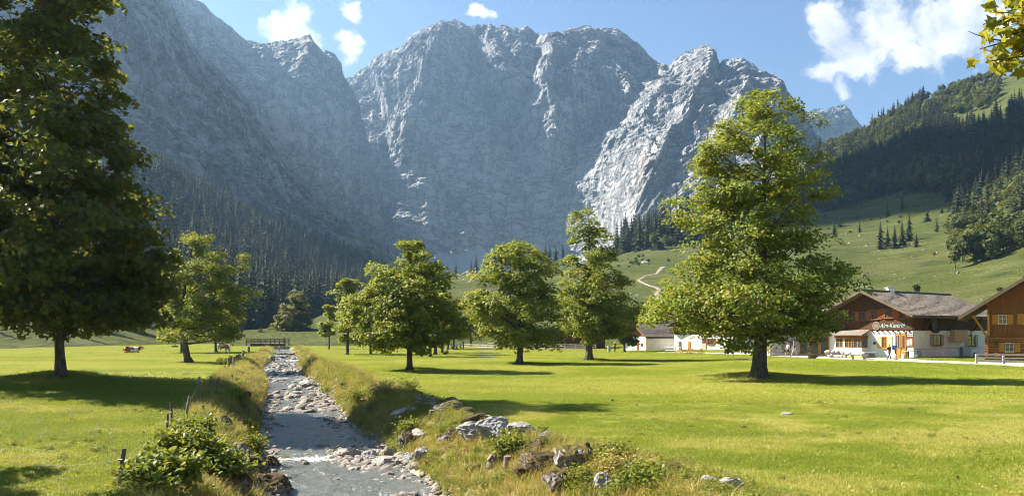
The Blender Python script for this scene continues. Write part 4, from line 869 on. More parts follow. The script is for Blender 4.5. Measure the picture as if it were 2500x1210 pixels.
def plant_out():
    rng = np.random.default_rng(99)
    for kind, meshes, nm, stuff, slab in (('s', SPR, 'spruce_tree', 'spruce_forest', 'mass of farther spruces covering the valley sides'), ('b', BRD, 'broadleaf_tree', 'broadleaf_forest', 'mass of farther broadleaf trees on the valley sides')):
        L = [f for f in FOREST if f[2] == kind]
        size = []
        for q, h, k, z in L:
            px, py = to_px(q); vis = (-20 < px < 2520); size.append((h / q[1] * F) * (1 if vis else 0) * (0.25 if 'behind the huge' in z else 1))
        order = np.argsort(-np.array(size)); rest = order[300:]
        for i in order[:300]:
            q, h, k, z = L[i]; o = bpy.data.objects.new(nm, meshes[rng.integers(len(meshes))]); COL.objects.link(o)
            wd = h * rng.uniform(.65, 1.25); o.location = q - np.array([0, 0, .6]); o.scale = (wd, wd, h); o.rotation_euler = (0, 0, rng.uniform(0, 6.28)); tag(o, z, 'tree', z.replace('tree', 'trees').replace('spruce', 'spruces', 1) if 'spruces' not in z else z)
        pts = np.array([L[i][0] for i in rest]) - (0, 0, .6); hh = np.array([L[i][1] for i in rest]); n = len(rest); wd = hh * rng.uniform(.65, 1.25, n)
        scatter(stuff, meshes, pts, np.stack([np.zeros(n), np.zeros(n), rng.uniform(0, 6.28, n)], 1), np.stack([wd, wd, hh], 1), slab, 'forest')
plant_out()
# ---------------------------------------------------------------- stones
def rock_mesh(seed, sub=3, cuts=5, rough=0.16, squash=(1, 1, .7)):
    rng = np.random.default_rng(seed); bm = bmesh.new(); bmesh.ops.create_icosphere(bm, subdivisions=sub, radius=1.0)
    v = np.array([q.co[:] for q in bm.verts]); 
    for _ in range(cuts):                                   # flat broken faces
        n = unit(rng.normal(size=3)); d = rng.uniform(.45, .8); t = v @ n; v = v - np.maximum(t - d, 0)[:, None] * n * .92
    v = v * (1 + rough * fbm(v * 1.7 + seed, 4, .55, seed)[:, None]) + .03 * rng.normal(size=v.shape) * (sub > 2)
    v = v * np.array(squash); v[:, 2] -= 0
    for q, c in zip(bm.verts, v): q.co = c
    me = bpy.data.meshes.new('rock'); bm.to_mesh(me); bm.free(); return me
BOULD = [rock_mesh(400 + i, 4, 12, .20) for i in range(7)]
STONE = [rock_mesh(420 + i, 2, 4, .12) for i in range(8)]
def boulder(px, py, w_px, h_px, mat, label, rz=None, group=None, sink=.25, depth=1.0, name='boulder', tilt=0.0):
    """px,py: foot of the stone in the photo, w_px,h_px its size there"""
    b = G(px, py); k = b[1] / F; rx = w_px * k / 2; hh = h_px * k; i = int(px * 7 + py) % len(BOULD)
    me = BOULD[i].copy(); me.materials.append(M[mat]); o = bpy.data.objects.new(name, me); COL.objects.link(o)
    o.scale = (rx * 1.3, rx * depth * 1.1, hh * .92 + .03); o.location = (b[0], b[1] + rx * depth * .5, b[2] + hh * (.5 - sink)); o.rotation_euler = (tilt, tilt * .5, (px * 1.7) % 6.28 if rz is None else rz)
    return tag(o, label, 'boulder', group)
for a in [(1160, 1072, 100, 58, 'boulder', 'big pale grey boulder on the right bank, left of a white one', .3), (1205, 1078, 92, 56, 'boulder', 'whitish boulder with rusty moss on its right shoulder', .1), (1275, 1062, 70, 34, 'boulder', 'low grey rock in the plants right of the whitish boulder', .2),
          (1322, 1058, 28, 18, 'boulder_dark', 'small rust-brown stone at the edge of the meadow', .2), (1338, 1078, 42, 24, 'boulder', 'small white stone bedded in the grass above the mossy rock', .2), (1318, 1142, 120, 46, 'boulder_dark', 'long dark rock under brown moss', .25), (1412, 1142, 110, 78, 'boulder_moss', 'large grey boulder capped with golden moss', .3),
          (1368, 1205, 86, 70, 'boulder_dark', 'dark lichen-covered boulder at the lower edge', .2), (1482, 1200, 52, 56, 'boulder', 'pale pointed rock beside the dark lichen boulder', .2), (1440, 1182, 56, 26, 'boulder_moss', 'flat brown stone between two bank boulders', .2), (1690, 1184, 42, 16, 'boulder', 'flat white stone left of the broken rock', .3), (1738, 1190, 44, 32, 'boulder', 'broken whitish rock with a bare twig, left half', .3), (1788, 1198, 62, 40, 'boulder', 'broken whitish rock with a bare twig, right half', .3),
          (1068, 1000, 34, 30, 'boulder_moss', 'mossy stone in the row above the big grey boulder', .2), (1105, 992, 36, 26, 'boulder_dark', 'dark mossy stone at the meadow edge, farthest of the rock row', .2), (1040, 986, 44, 30, 'boulder_moss', 'mossy grey stone half buried in the right bank', .2), (1140, 1012, 46, 22, 'boulder_dark', 'brown stone just above the big grey boulder', .2), (995, 1090, 46, 44, 'boulder_dark', 'dark tufted stone low on the right bank', .2), (1014, 1008, 24, 14, 'boulder', 'small pale stone showing in the bank weeds', .2),
          (830, 905, 26, 14, 'boulder', 'upper layered slab on the bank beyond the weeds', .2), (828, 914, 24, 12, 'boulder', 'lower layered slab on the bank beyond the weeds', .2), (800, 895, 20, 10, 'boulder_moss', 'dark stone left of the layered slabs', .2), (775, 886, 22, 10, 'boulder_moss', 'grey stone on the bank near the plank footbridge', .2), (730, 862, 22, 9, 'boulder', 'stone heap piece right of the plank footbridge', .2), (757, 876, 20, 9, 'boulder', 'stone between footbridge and layered slabs', .2),
          (755, 952, 52, 26, 'boulder', 'smooth grey slab at the water below the cascade', .2), (706, 951, 30, 10, 'boulder_dark', 'flat brown stone in the water at the cascade', .2), (660, 880, 18, 14, 'boulder', 'rounded grey boulder by the plank footbridge', .2), (720, 916, 34, 10, 'boulder', 'flat slab amid the upper rapids', .2),
          (805, 1132, 42, 24, 'boulder', 'brown-pink stone at the left end of the weir', .25), (850, 1128, 60, 42, 'boulder', 'largest pale block of the weir', .25), (897, 1132, 50, 40, 'boulder', 'white block in the middle of the weir', .25), (880, 1138, 26, 26, 'boulder', 'round white stone in front of the weir', .25), (952, 1122, 66, 34, 'boulder_moss', 'flat block of the weir with rusty stain', .25), (950, 1145, 92, 34, 'boulder', 'broad grey slab at the right end of the weir', .2), (1005, 1130, 44, 30, 'boulder', 'pale stone between the slab and the bank', .25), (925, 1112, 40, 22, 'boulder', 'stone behind the weir blocks', .25), (1035, 1125, 44, 40, 'boulder', 'leaning pale stone at the foot of the right bank', .25),
          (692, 1132, 64, 20, 'boulder_moss', 'flat brown rock at the left water edge', .25), (610, 1170, 70, 60, 'boulder_dark', 'dark rock sunk in the left bank weeds', .2), (580, 1125, 50, 50, 'boulder_moss', 'grey rock in the left bank under brambles', .2), (650, 1205, 100, 56, 'boulder_dark', 'long rust-mossed rock at the lower left water edge', .2), (655, 1150, 60, 34, 'boulder_dark', 'black mossy stone beside the left water edge', .2), (575, 1205, 60, 64, 'boulder_dark', 'big dark rock at the very bottom of the left bank', .2), (545, 1045, 36, 30, 'boulder_moss', 'stone showing in dry weeds on the left bank', .2), (590, 970, 40, 20, 'boulder_dark', 'dark rocks above the left bank bend', .2), (690, 1075, 34, 16, 'boulder', 'pale stone lying at the left water line', .2), (676, 1050, 30, 14, 'boulder', 'stone at the left water line below the bend', .2),
          (1920, 1012, 34, 8, 'boulder', 'low pale stone lying in the open meadow', .35), (1822, 1046, 26, 8, 'boulder_dark', 'low dark stone lying in the open meadow', .35)]:
    boulder(*a[:6], sink=a[6])
def bank_rocks():
    rng = np.random.default_rng(78); k = 0
    for side, n, y0, y1, lab in ((1, 34, 18, 48, 'half buried grey stone among the weeds of the near right bank'), (1, 22, 48, 130, 'half buried grey stone on the far right bank'), (-1, 22, 19, 60, 'half buried dark stone among the weeds of the left bank')):
        for i in range(n):
            y = y0 + (y1 - y0) * rng.random() ** 1.2; t = rng.uniform(.45, 1.08) if side > 0 else rng.uniform(.1, .7); x = float(stream_x(y)) + side * (1.75 + t * float((right_bank if side > 0 else left_bank)(y))); r = rng.uniform(.14, .42) * (1 + y / 120)
            me = BOULD[rng.integers(7)]; key = ('boulder', 'boulder_moss', 'boulder_dark')[rng.integers(3)] if side > 0 else ('boulder_dark', 'boulder_moss')[rng.integers(2)]; me = BR.setdefault((me.name, key), None) or BR.__setitem__((me.name, key), me.copy()) or BR[(me.name, key)]
            if not me.materials: me.materials.append(M[key])
            o = bpy.data.objects.new('bank_stone', me); COL.objects.link(o); o.scale = (r * rng.uniform(.9, 1.5), r, r * rng.uniform(.6, .9)); o.location = (x, y, hz(x, y) + r * .18); o.rotation_euler = (rng.uniform(-.3, .3), rng.uniform(-.3, .3), rng.uniform(0, 6.28)); tag(o, lab, 'stone', lab.replace('stone', 'stones', 1))
BR = {}
bank_rocks()
def stones():
    rng = np.random.default_rng(77); L = []
    def add(n, y0, y1, c0, c1, s0, s1, pw=2.0):
        y = y0 + (y1 - y0) * rng.random(n) ** 1.4; c = rng.uniform(c0, c1, n); s = s0 + (s1 - s0) * rng.random(n) ** pw
        x = stream_x(y) + c; z = np.maximum(height(x, y), water_z(y) - .08); L.append(np.stack([x, y, z, s], 1))
    add(1500, 17, 60, 1.1, 2.7, .05, .22); add(900, 17, 60, -2.5, -1.5, .05, .24); add(420, 17, 26, .6, 3.0, .04, .15); add(180, 17, 62, -1.4, 1.2, .06, .20); add(420, 28, 34, .2, 2.6, .06, .24)
    add(800, 48, 165, -1.9, 2.0, .07, .5, 4.0); add(700, 48, 165, 1.0, 2.6, .09, .35); add(300, 60, 110, 1.4, 3.2, .08, .3)
    A = np.concatenate(L); app = A[:, 3] / A[:, 1]; order = np.argsort(-app); n = len(A)
    rot = np.stack([rng.uniform(-.4, .4, n), rng.uniform(-.4, .4, n), rng.uniform(0, 6.28, n)], 1); scl = A[:, 3:4] * rng.uniform(.65, 1.25, (n, 3)) * (1, 1, .8); idx = rng.integers(0, 8, n); used = [0] * 8
    for me in STONE: me.materials.append(M['pebble'])
    for i in order[:300]:
        o = bpy.data.objects.new('river_stone', STONE[idx[i]]); COL.objects.link(o); o.location = A[i, :3] + (0, 0, scl[i, 2] * .25); o.rotation_euler = rot[i]; o.scale = scl[i]
        y, c = A[i, 1], A[i, 0] - stream_x(A[i, 1])
        lab = ('pale river stone on the gravel along the right water edge' if c > 1.05 else 'pale river stone along the left water edge' if c < -1.4 else 'pale river stone standing in the stream') if y < 48 else 'pale river stone in the upper rapids'
        tag(o, lab, 'stone', lab.replace('stone', 'stones', 1))
    r = order[300:]; scatter('river_gravel', STONE, A[r, :3] + np.stack([0 * r, 0 * r, scl[r, 2] * .2], 1), rot[r], scl[r], 'smaller pale gravel and stones of the stream bed', 'gravel', idx[r])
stones()
# sawn logs on the right bank
for i, (px, py, r, l, tilt, lab) in enumerate([(1197, 1140, .14, .34, .5, 'leftmost sawn log of the little woodpile'), (1227, 1122, .10, .36, .1, 'upright sawn log standing highest in the little woodpile'), (1237, 1146, .10, .36, -.1, 'sawn log in front of the little woodpile'), (1215, 1130, .12, .28, .9, 'sawn log lying behind in the little woodpile'), (1276, 1150, .07, .6, 1.4, 'flat split log lying right of the woodpile'), (1054, 1020, .11, .3, .1, 'stump beside the dark stones of the right bank')]):
    b = G(px, py); o = MB().tube([(0, 0, -.05), (0, 0, l * .5), (0, 0, l)], [r, r * .97, r * .95], 12).build('sawn_log', M['wood_post'], None, tuple(b), bevel=.008); o.rotation_euler = (0, tilt, i * 1.1); tag(o, lab, 'log', 'sawn logs on the right bank')
# ---------------------------------------------------------------- plants of the banks and the turf
def tuft_mesh(seed, n, hgt, spread, wd, mat, tint=(.45, .2), lean=.45, seg=2):
    rng = np.random.default_rng(seed); V, Fs, T = [], [], []
    for i in range(n):
        a = rng.uniform(0, 6.28); b0 = np.array([rng.normal(0, spread), rng.normal(0, spread), 0]); h = hgt * rng.uniform(.5, 1.2); d = np.array([math.cos(a), math.sin(a), 0]); sd_ = np.array([-d[1], d[0], 0]) * wd * rng.uniform(.6, 1.3); le = lean * rng.uniform(.2, 1.3) * h
        k = len(V); V += [b0 - sd_, b0 + sd_, b0 + d * le * .35 + (0, 0, h * .6) + sd_ * .8, b0 + d * le * .35 + (0, 0, h * .6) - sd_ * .8, b0 + d * le + (0, 0, h)]
        Fs += [(k, k + 1, k + 2, k + 3), (k + 3, k + 2, k + 4)]; t = rng.normal(*tint); T += [t, t]
    me = npmesh('tuft', np.array(V), Fs); set_tint(me, np.array(T)); me.materials.append(M[mat]); return me
def weed_mesh(seed, stems, hgt, mat, leaf, nl=16, tint=(.45, .22), top=0.0, spread=.14):
    rng = np.random.default_rng(seed); C, Nn, T, S = [], [], [], []; mb = MB()
    for i in range(stems):
        a = rng.uniform(0, 6.28); d = np.array([math.cos(a), math.sin(a), 0]); h = hgt * rng.uniform(.55, 1.15); b0 = rng.normal(0, spread, 3) * (1, 1, 0); tip = b0 + d * h * rng.uniform(.1, .5) + (0, 0, h)
        pts = bez(b0, b0 + (0, 0, h * .6), tip, 5)
        t = rng.uniform(.2, 1, nl); j = np.minimum((t * 4).astype(int), 3); f = (t * 4 - j)[:, None]; p = pts[j] * (1 - f) + pts[j + 1] * f + rng.normal(0, leaf * .9, (nl, 3))
        C.append(p); Nn.append(unit(rng.normal(0, .5, (nl, 3)) + (0, 0, .8))); T.append(np.where(t > 1 - top, .97, rng.normal(*tint, nl))); S.append(np.full(nl, leaf) * np.where(t > 1 - top, .6, 1.15 - .5 * t))
    C = np.concatenate(C); v, f = leaf_cloud(C, np.concatenate(Nn), np.concatenate(S), LEAF_QUAD, rng, .2); me = npmesh('weed', v, f); set_tint(me, np.concatenate(T)); me.materials.append(M[mat]); return me
GRASS = [tuft_mesh(500 + i, 36, .055, .11, .0045, 'blade', ((.12, .1), (.42, .16), (.66, .16), (.9, .12))[i], .7) for i in range(4)] + [weed_mesh(510, 3, .05, 'bush', .035, 8)]
GRASS_FAR = [tuft_mesh(520 + i, 40, .085, .26, .011, 'blade', ((.2, .12), (.48, .16), (.78, .15))[i], .8) for i in range(3)]
STRAW = [tuft_mesh(530 + i, 30, .55, .16, .011, 'straw', (.5, .3), .9) for i in range(3)]; GREENT = [tuft_mesh(536 + i, 34, .38, .17, .012, 'blade', (.5, .3), 1.0) for i in range(2)]
WEED = [weed_mesh(540 + i, 9, .46, 'bush', (.085, .12, .07)[i], 18, (.5, .3)) for i in range(3)]; YEL = [weed_mesh(550 + i, 10, .55, 'flower', .065, 18, (.42, .26), .13) for i in range(3)]; RUST = [weed_mesh(558, 9, .4, 'straw', .06, 16, (.9, .1))]
def turf():
    rng = np.random.default_rng(88)
    def region(n, y0, y1, pw):
        y = y0 + (y1 - y0) * rng.random(n) ** pw; x = rng.uniform(-.66, .66, n) * y; c = x - stream_x(y)
        t = np.where(c > 0, (c - 1.75) / right_bank(y), (-c - 1.75) / left_bank(y)); ok = t > .85
        gx, gy = to_px(np.stack([x, y, height(x, y)], -1)); la, lb_ = np.array(LANE_TOP), np.array(LANE_BOT)
        ok &= ~((gx > 1590) & (gy > np.interp(gx, la[:, 0], la[:, 1]) - .6) & (gy < np.interp(gx, lb_[:, 0], lb_[:, 1]) + .4)); return x[ok], y[ok]
    x, y = region(95000, 14, 42, 1.25); n = len(x); s = rng.uniform(.7, 1.35, n) * (0.8 + .5 * fbm(np.stack([x * .5, y * .5, 0 * x], 1), 3, seed=71)) * (1 + .25 * (x < -6))
    gn = fbm(np.stack([x * .33, y * .33, 0 * x], 1), 4, .65, 73) * 1.7 + .40 + rng.normal(0, .2, n) - .10 * (x < -5); idx = np.where(rng.random(n) < .07 + .10 * (x < -5), 4, np.clip(gn * 4, 0, 3).astype(int))
    scatter('grass', GRASS, np.stack([x, y, height(x, y)], 1), np.stack([rng.uniform(-.15, .15, n), rng.uniform(-.15, .15, n), rng.uniform(0, 6.28, n)], 1), np.stack([s * 1.2, s * 1.2, s], 1), 'short meadow grass near the stream', 'grass', idx)
    x, y = region(52000, 40, 125, 1.5); n = len(x); s = rng.uniform(.7, 1.4, n)
    scatter('grass', GRASS_FAR, np.stack([x, y, height(x, y)], 1), np.stack([np.zeros(n), np.zeros(n), rng.uniform(0, 6.28, n)], 1), np.stack([s * 1.5, s * 1.5, s * .8], 1), 'short meadow grass farther back towards the houses', 'grass', np.clip((fbm(np.stack([x * .1, y * .1, 0 * x], 1), 4, .65, 74) * 1.7 + .45 + rng.normal(0, .22, n)) * 3, 0, 2).astype(int))
    x, y = region(26000, 115, 235, 1.2); n = len(x); s = rng.uniform(1.3, 2.4, n)
    scatter('grass', GRASS_FAR, np.stack([x, y, height(x, y)], 1), np.stack([np.zeros(n), np.zeros(n), rng.uniform(0, 6.28, n)], 1), np.stack([s * 1.6, s * 1.6, s * .75], 1), 'short meadow grass at the far end of the valley floor', 'grass')
    # coarse plants dotted over the left pasture
    x, y = region(5200, 14, 70, 1.3); k = x < stream_x(y); x, y = x[k], y[k]; k = fbm(np.stack([x * .35, y * .35, 0 * x], 1), 3, seed=72) > .02; x, y = x[k], y[k]; n = len(x); s = rng.uniform(.22, .55, n)
    scatter('pasture_weeds', WEED + GREENT, np.stack([x, y, height(x, y)], 1), np.stack([np.zeros(n), np.zeros(n), rng.uniform(0, 6.28, n)], 1), np.stack([s, s, s * .8], 1), 'low leafy weeds dotted over the left pasture', 'weeds')
turf()
CLOD = [rock_mesh(480 + i, 2, 3, .2) for i in range(3)]
for k_, c_ in enumerate(CLOD): c_.materials.append(M['boulder' if k_ == 0 else 'boulder_dark'])
LITTER = [tuft_mesh(570 + i, 7, .02, .10, .02, 'straw', (.6 + .3 * i, .2), 1.6) for i in range(2)]; FLW = [weed_mesh(575, 5, .09, 'flower', .03, 7, (.7, .3), .5)]
def turf_detail():
    rng = np.random.default_rng(92)
    def spots(n, y0, y1, pw, thr, sc_, seed, right=True):
        y = y0 + (y1 - y0) * rng.random(n) ** pw; x = rng.uniform(-.66, .66, n) * y; c = x - stream_x(y); ok = (c > 1.75 + right_bank(y) * .95) if right else (np.abs(c) > 5.2); ok &= fbm(np.stack([x * sc_, y * sc_, 0 * x], 1), 3, .6, seed) > thr; return x[ok], y[ok]
    x, y = spots(5200, 15, 75, 1.4, .08, .4, 93); n = len(x); s = rng.uniform(.12, .34, n)
    scatter('meadow_tufts', WEED + GREENT + GREENT, np.stack([x, y, height(x, y)], 1), np.stack([0 * s, 0 * s, rng.uniform(0, 6.28, n)], 1), np.stack([s * 1.3, s * 1.3, s * .8], 1), 'coarser green tufts dotted over the open meadow', 'grass')
    x, y = spots(6000, 15, 60, 1.3, .06, .25, 94, False); n = len(x); s = rng.uniform(.5, 1.5, n)
    scatter('leaf_litter', LITTER + LITTER + LITTER + FLW, np.stack([x, y, height(x, y) + .02], 1), np.stack([0 * s, 0 * s, rng.uniform(0, 6.28, n)], 1), np.stack([s, s, s], 1), 'dry leaves and tiny yellow flowers in the short grass', 'litter')
    x, y = spots(420, 16, 90, 1.3, -.1, .2, 95); n = len(x); s = .02 + .07 * rng.random(n) ** 3
    scatter('meadow_stones', CLOD, np.stack([x, y, height(x, y) + .02], 1), rng.uniform(0, 6, (n, 3)), np.stack([s * 1.4, s * 1.2, s * .8], 1), 'small stones and clods lying in the short meadow grass', 'stones')
turf_detail()
def bank_plants():
    rng = np.random.default_rng(89); src = STRAW + GREENT + WEED + YEL + RUST; X, Y, I, S = [], [], [], []
    def strip(n, y0, y1, side, t0, t1, weights, s0, s1, pw=1.25):
        y = y0 + (y1 - y0) * rng.random(n) ** pw; t = rng.uniform(t0, t1, n); bw = right_bank(y) if side > 0 else left_bank(y); x = stream_x(y) + side * (1.75 + t * bw)
        nz = fbm(np.stack([x * .45, y * .45, 0 * x], 1), 3, seed=90); w_ = np.array(weights, float); w_ /= w_.sum(); u = (rng.random(n) * .6 + nz * 1.2 + 3) % 1.0 * .999
        X.append(x); Y.append(y); I.append(np.searchsorted(np.cumsum(w_), u)); S.append(rng.uniform(s0, s1, n))
    #            straw x3      green x2   weed x3     yellow x3     rust
    strip(3600, 15, 60, -1, .10, 1.15, [5, 5, 5, .8, .8, 1.6, 1.6, 1.6, 3, 3, 3, 3], .4, 1.0); strip(1500, 55, 185, -1, .1, 1.25, [5, 5, 5, .6, .6, .8, .8, .8, 3, 3, 3, 3], .45, 1.0)
    strip(2900, 15, 45, 1, .22, 1.02, [4, 4, 4, 2, 2, 1.8, 1.8, 1.8, 2.5, 2.5, 2.5, 3], .35, .9); strip(1600, 36, 75, 1, .15, 1.3, [4, 4, 4, .8, .8, 1, 1, 1, 4, 4, 4, 4], .5, 1.05); strip(1200, 70, 185, 1, .1, 1.3, [4, 4, 4, 1, 1, 1, 1, 1, 2, 2, 2, 1.0], .6, 1.2)
    strip(600, 15, 24, 1, .8, 1.35, [2, 2, 2, 3, 3, 3, 3, 1, 2, 2, 2, 2], .3, .7)
    x, y, i, s = map(np.concatenate, (X, Y, I, S)); n = len(x); z = np.maximum(height(x, y), water_z(y)); ok = height(x, y) > water_z(y) + .1; s = s * (.75 + .4 * smooth((y - 30) / 40))
    scatter('bank_plants', src, np.stack([x, y, z - .03], 1)[ok], np.stack([rng.normal(0, .12, n), rng.normal(0, .12, n), rng.uniform(0, 6.28, n)], 1)[ok], np.stack([s, s, s], 1)[ok], 'tall dry grass, weeds and yellow flowers on the stream banks', 'plants', np.minimum(i, len(src) - 1)[ok])
bank_plants()
def shrub(px, py, wd, hgt, label, mat='bush', leaf=.09, seed=1, n=1500, tint=(.45, .22)):
    b = G(px, py); rng = np.random.default_rng(seed); root = thing('shrub', tuple(b), label, 'shrub'); mb = MB(); C = []
    for k in range(22):
        a = rng.uniform(0, 6.28); r = wd / 2 * rng.random() ** .6; h = hgt * rng.uniform(.45, 1.05) * (1 - .35 * (2 * r / wd) ** 2); tip = np.array([math.cos(a) * r, math.sin(a) * r, h]); pts = bez(rng.normal(0, .08, 3) * (1, 1, 0), np.array([tip[0] * .3, tip[1] * .3, h * .7]), tip, 6); mb.tube(pts, np.linspace(.014, .004, 6), 4)
        m_ = n // 22; t = rng.uniform(.25, 1, m_); j = np.minimum((t * 5).astype(int), 4); f = (t * 5 - j)[:, None]; C.append(pts[j] * (1 - f) + pts[j + 1] * f + rng.normal(0, .15, (m_, 3)) * (1, 1, .8))
    mb.build('stems', M['bark_dark'], root); C = np.concatenate(C); C[:, 2] = np.maximum(C[:, 2], .02); v, f = leaf_cloud(C, unit(rng.normal(0, .5, C.shape) + (0, 0, .75)), leaf, LEAF_HEX, rng, .15); me = npmesh('foliage', v, f); set_tint(me, rng.normal(*tint, len(f))); link('foliage', me, M[mat], root)
for i, a in enumerate([(462, 1135, 1.7, 1.15, 'tall leafy bramble bush behind the near fence post', 'bush', .10), (535, 1180, 1.7, .8, 'leafy shrub on the left bank at the lower edge', 'bush', .095), (400, 1200, 1.8, .8, 'dark leafy shrub in the shaded lower left corner', 'bush', .12), (480, 1090, 1.2, 1.0, 'leafy shrub right of the leaning fence posts', 'bush', .11), (610, 1120, 1.1, .9, 'straggling shrub above the rocks of the left bank', 'flower', .08), (600, 1060, 1.2, .8, 'golden weed bush halfway up the left bank', 'flower', .07), (575, 985, 1.3, .7, 'yellow leafy shrub above the left bend', 'flower', .08),
                      (998, 960, 1.3, .8, 'dark green upright shrub at the meadow edge of the right bank', 'bush', .08), (800, 968, 1.2, .7, 'dark rounded shrub right of the smooth grey slab', 'bush', .08), (880, 990, 2.0, .9, 'yellow-flowered weeds crowding the right bank', 'flower', .07), (940, 975, 1.8, .9, 'rust-tinged weeds at the top of the right bank', 'straw', .07), (1250, 1108, 1.0, .55, 'green leafy plant between the whitish boulder and the logs', 'bush', .09), (1000, 1062, .9, .5, 'grassy green shrub above the dark tufted stone', 'bush', .08), (1560, 1195, 1.0, .45, 'green nettle-like plants at the lower edge of the meadow', 'bush', .08), (1510, 1160, .9, .4, 'reddish dry plant beside the golden moss boulder', 'straw', .06), (1500, 1135, .8, .4, 'yellowing bramble behind the golden moss boulder', 'flower', .07), (1420, 1185, .8, .35, 'yellow-brown bramble between the lower boulders', 'flower', .06),
                      (560, 890, 2.6, .7, 'dark nettle clump right of the curved maple trunk', 'bush', .14), (735, 838, 3.0, 1.0, 'pale green shrub at the right end of the road bridge', 'flower', .2)]):
    shrub(*a[:5], mat=a[5], leaf=a[6], seed=600 + i, n=2600 if a[2] > 1.4 else 1500)

# loose stones and low juniper dotted over the pastures, and the worn path up the hill
def hill_litter():
    rng = np.random.default_rng(91); n = 7000; p = RH.at(rng.uniform(.22, .78, n), rng.uniform(.06, .72, n)); p = p[fbm(p * .02, 3, seed=41) > .12]; n = len(p); s = .12 + .9 * rng.random(n) ** 5
    scatter('hill_stones', STONE, p, rng.uniform(0, 6, (n, 3)), s[:, None] * rng.uniform(.7, 1.3, (n, 3)), 'pale stones strewn over the hill pastures', 'stones')
    n = 1500; p = RH.at(rng.uniform(.24, .78, n), rng.uniform(.15, .72, n)); p = p[fbm(p * .025, 3, seed=43) > .22]; n = len(p); s = rng.uniform(1.2, 3.6, n)
    scatter('hill_bushes', BRD, p - (0, 0, .5), np.stack([0 * s, 0 * s, rng.uniform(0, 6, n)], 1), np.stack([s * 1.3, s * 1.3, s], 1), 'low dark bushes dotted over the hill pastures', 'bushes')
hill_litter()
def hill_path():
    L = [(1625, 742, 2.4), (1600, 715, 2.4), (1608, 706, 2.2), (1588, 697, 2.0), (1570, 690, 2.0), (1560, 682, 1.8), (1574, 674, 1.8), (1600, 668, 1.8), (1614, 658, 2.4), (1622, 650, 3.0)]
    gx, gy = to_px(RH.g[:, :-10]); uv = []
    for a, b, _ in L: i = np.argmin(((gx - a) ** 2 + (gy - b) ** 2).ravel()); uv.append((i // gx.shape[1] / (RH.nu - 1), i % gx.shape[1] / (RH.nv - 1)))
    uv = np.array(uv); uv = uv + 0; t = np.linspace(0, len(L) - 1, 110); q = np.stack([np.interp(t, np.arange(len(L)), uv[:, k]) for k in (0, 1)], 1); wd = np.interp(t, np.arange(len(L)), [l[2] for l in L])
    for _ in range(6): q[1:-1] = (q[:-2] + 2 * q[1:-1] + q[2:]) / 4
    c = RH.at(q[:, 0], q[:, 1]); e = 1e-3; Tu = (RH.at(q[:, 0] + e, q[:, 1]) - RH.at(q[:, 0] - e, q[:, 1])); Tv = (RH.at(q[:, 0], q[:, 1] + e) - RH.at(q[:, 0], q[:, 1] - e)); V = []
    for i in range(len(c)):
        d = unit(c[min(i + 1, len(c) - 1)] - c[max(i - 1, 0)]); sd_ = unit(np.array([d[1], -d[0]])); A = np.stack([Tu[i, :2], Tv[i, :2]], 1)
        for k in (-1, -.35, .35, 1):
            ab = np.linalg.solve(A, sd_ * k * wd[i] * .45 * (1 + .3 * math.sin(i * 1.7 + k))); p = c[i] + Tu[i] * ab[0] + Tv[i] * ab[1]; V.append(p + (0, 0, .35 if abs(k) < .5 else .15))
    o = link('hill_path', npmesh('hill_path', V, grid_faces(len(c), 4), True), M['hill_dirt']); o['kind'] = 'structure'
hill_path()
for a in ((1578, 641, 20, 12, 'grey block of rock on the pasture left of the tallest maple'), (2112, 700, 16, 8, 'pale rock heap on the pasture left above the dairy'), (2096, 699, 12, 8, 'left stone of the rock heap above the dairy')):
    q = pt_on(RH, a[0], a[1]); k = q[1] / F; me = BOULD[int(a[0]) % 7].copy(); me.materials.append(M['boulder']); o = link('boulder', me, None, None, tuple(q)); o.scale = (a[2] * k / 2, a[2] * k / 2, a[3] * k * .7); tag(o, a[4], 'boulder')
# ---------------------------------------------------------------- buildings
class Face:
    """a wall plane of a house: local frame x along the wall, y into the house, z up; pixels of the photo -> wall coordinates"""
    def __init__(s, root, o, d, z0):
        s.o = np.array(o, float); s.d = np.array([d[0], d[1], 0.0]); s.n = np.array([d[1], -d[0], 0.0]); s.z0 = z0; s.root = root
    def sz(s, px, py, off=0.0):
        r = np.array([(px - CX) / F, 1.0, (HY - py) / F]); c = np.array([0, 0, CZ]); o = s.o + s.n * off
        t = ((o - c) @ s.n) / (r @ s.n); p = c + r * t; return float((p - o) @ s.d), float(p[2] - s.z0)
    def rect(s, x0, x1, y0, y1, off=0.0):
        a0, b0 = s.sz(x0, (y0 + y1) / 2, off)[0], s.sz(x1, (y0 + y1) / 2, off)[0]; xm = (x0 + x1) / 2
        return min(a0, b0), max(a0, b0), s.sz(xm, y1, off)[1], s.sz(xm, y0, off)[1]
def wall_pt(face, s_, out, z):      # local house coordinates -> coordinates relative to the root (unrotated)
    p = face.o + face.d * s_ + face.n * out; return (p[0] - face.root.location[0], p[1] - face.root.location[1], z)
def fbox(mb, face, s0, s1, o0, o1, z0, z1):
    q = [wall_pt(face, a, b, 0) for a, b in ((s0, o0), (s1, o0), (s1, o1), (s0, o1))]
    vs = [(p[0], p[1], z0) for p in q] + [(p[0], p[1], z1) for p in q]
    return mb.add(vs, [(0, 3, 2, 1), (4, 5, 6, 7), (0, 1, 5, 4), (1, 2, 6, 5), (2, 3, 7, 6), (3, 0, 4, 7)])
def part(face, name, mat, s0, s1, o0, o1, z0, z1, parent=None):
    mb = MB(); fbox(mb, face, s0, s1, o0, o1, z0, z1); return mb.build(name, M[mat], parent or face.root)
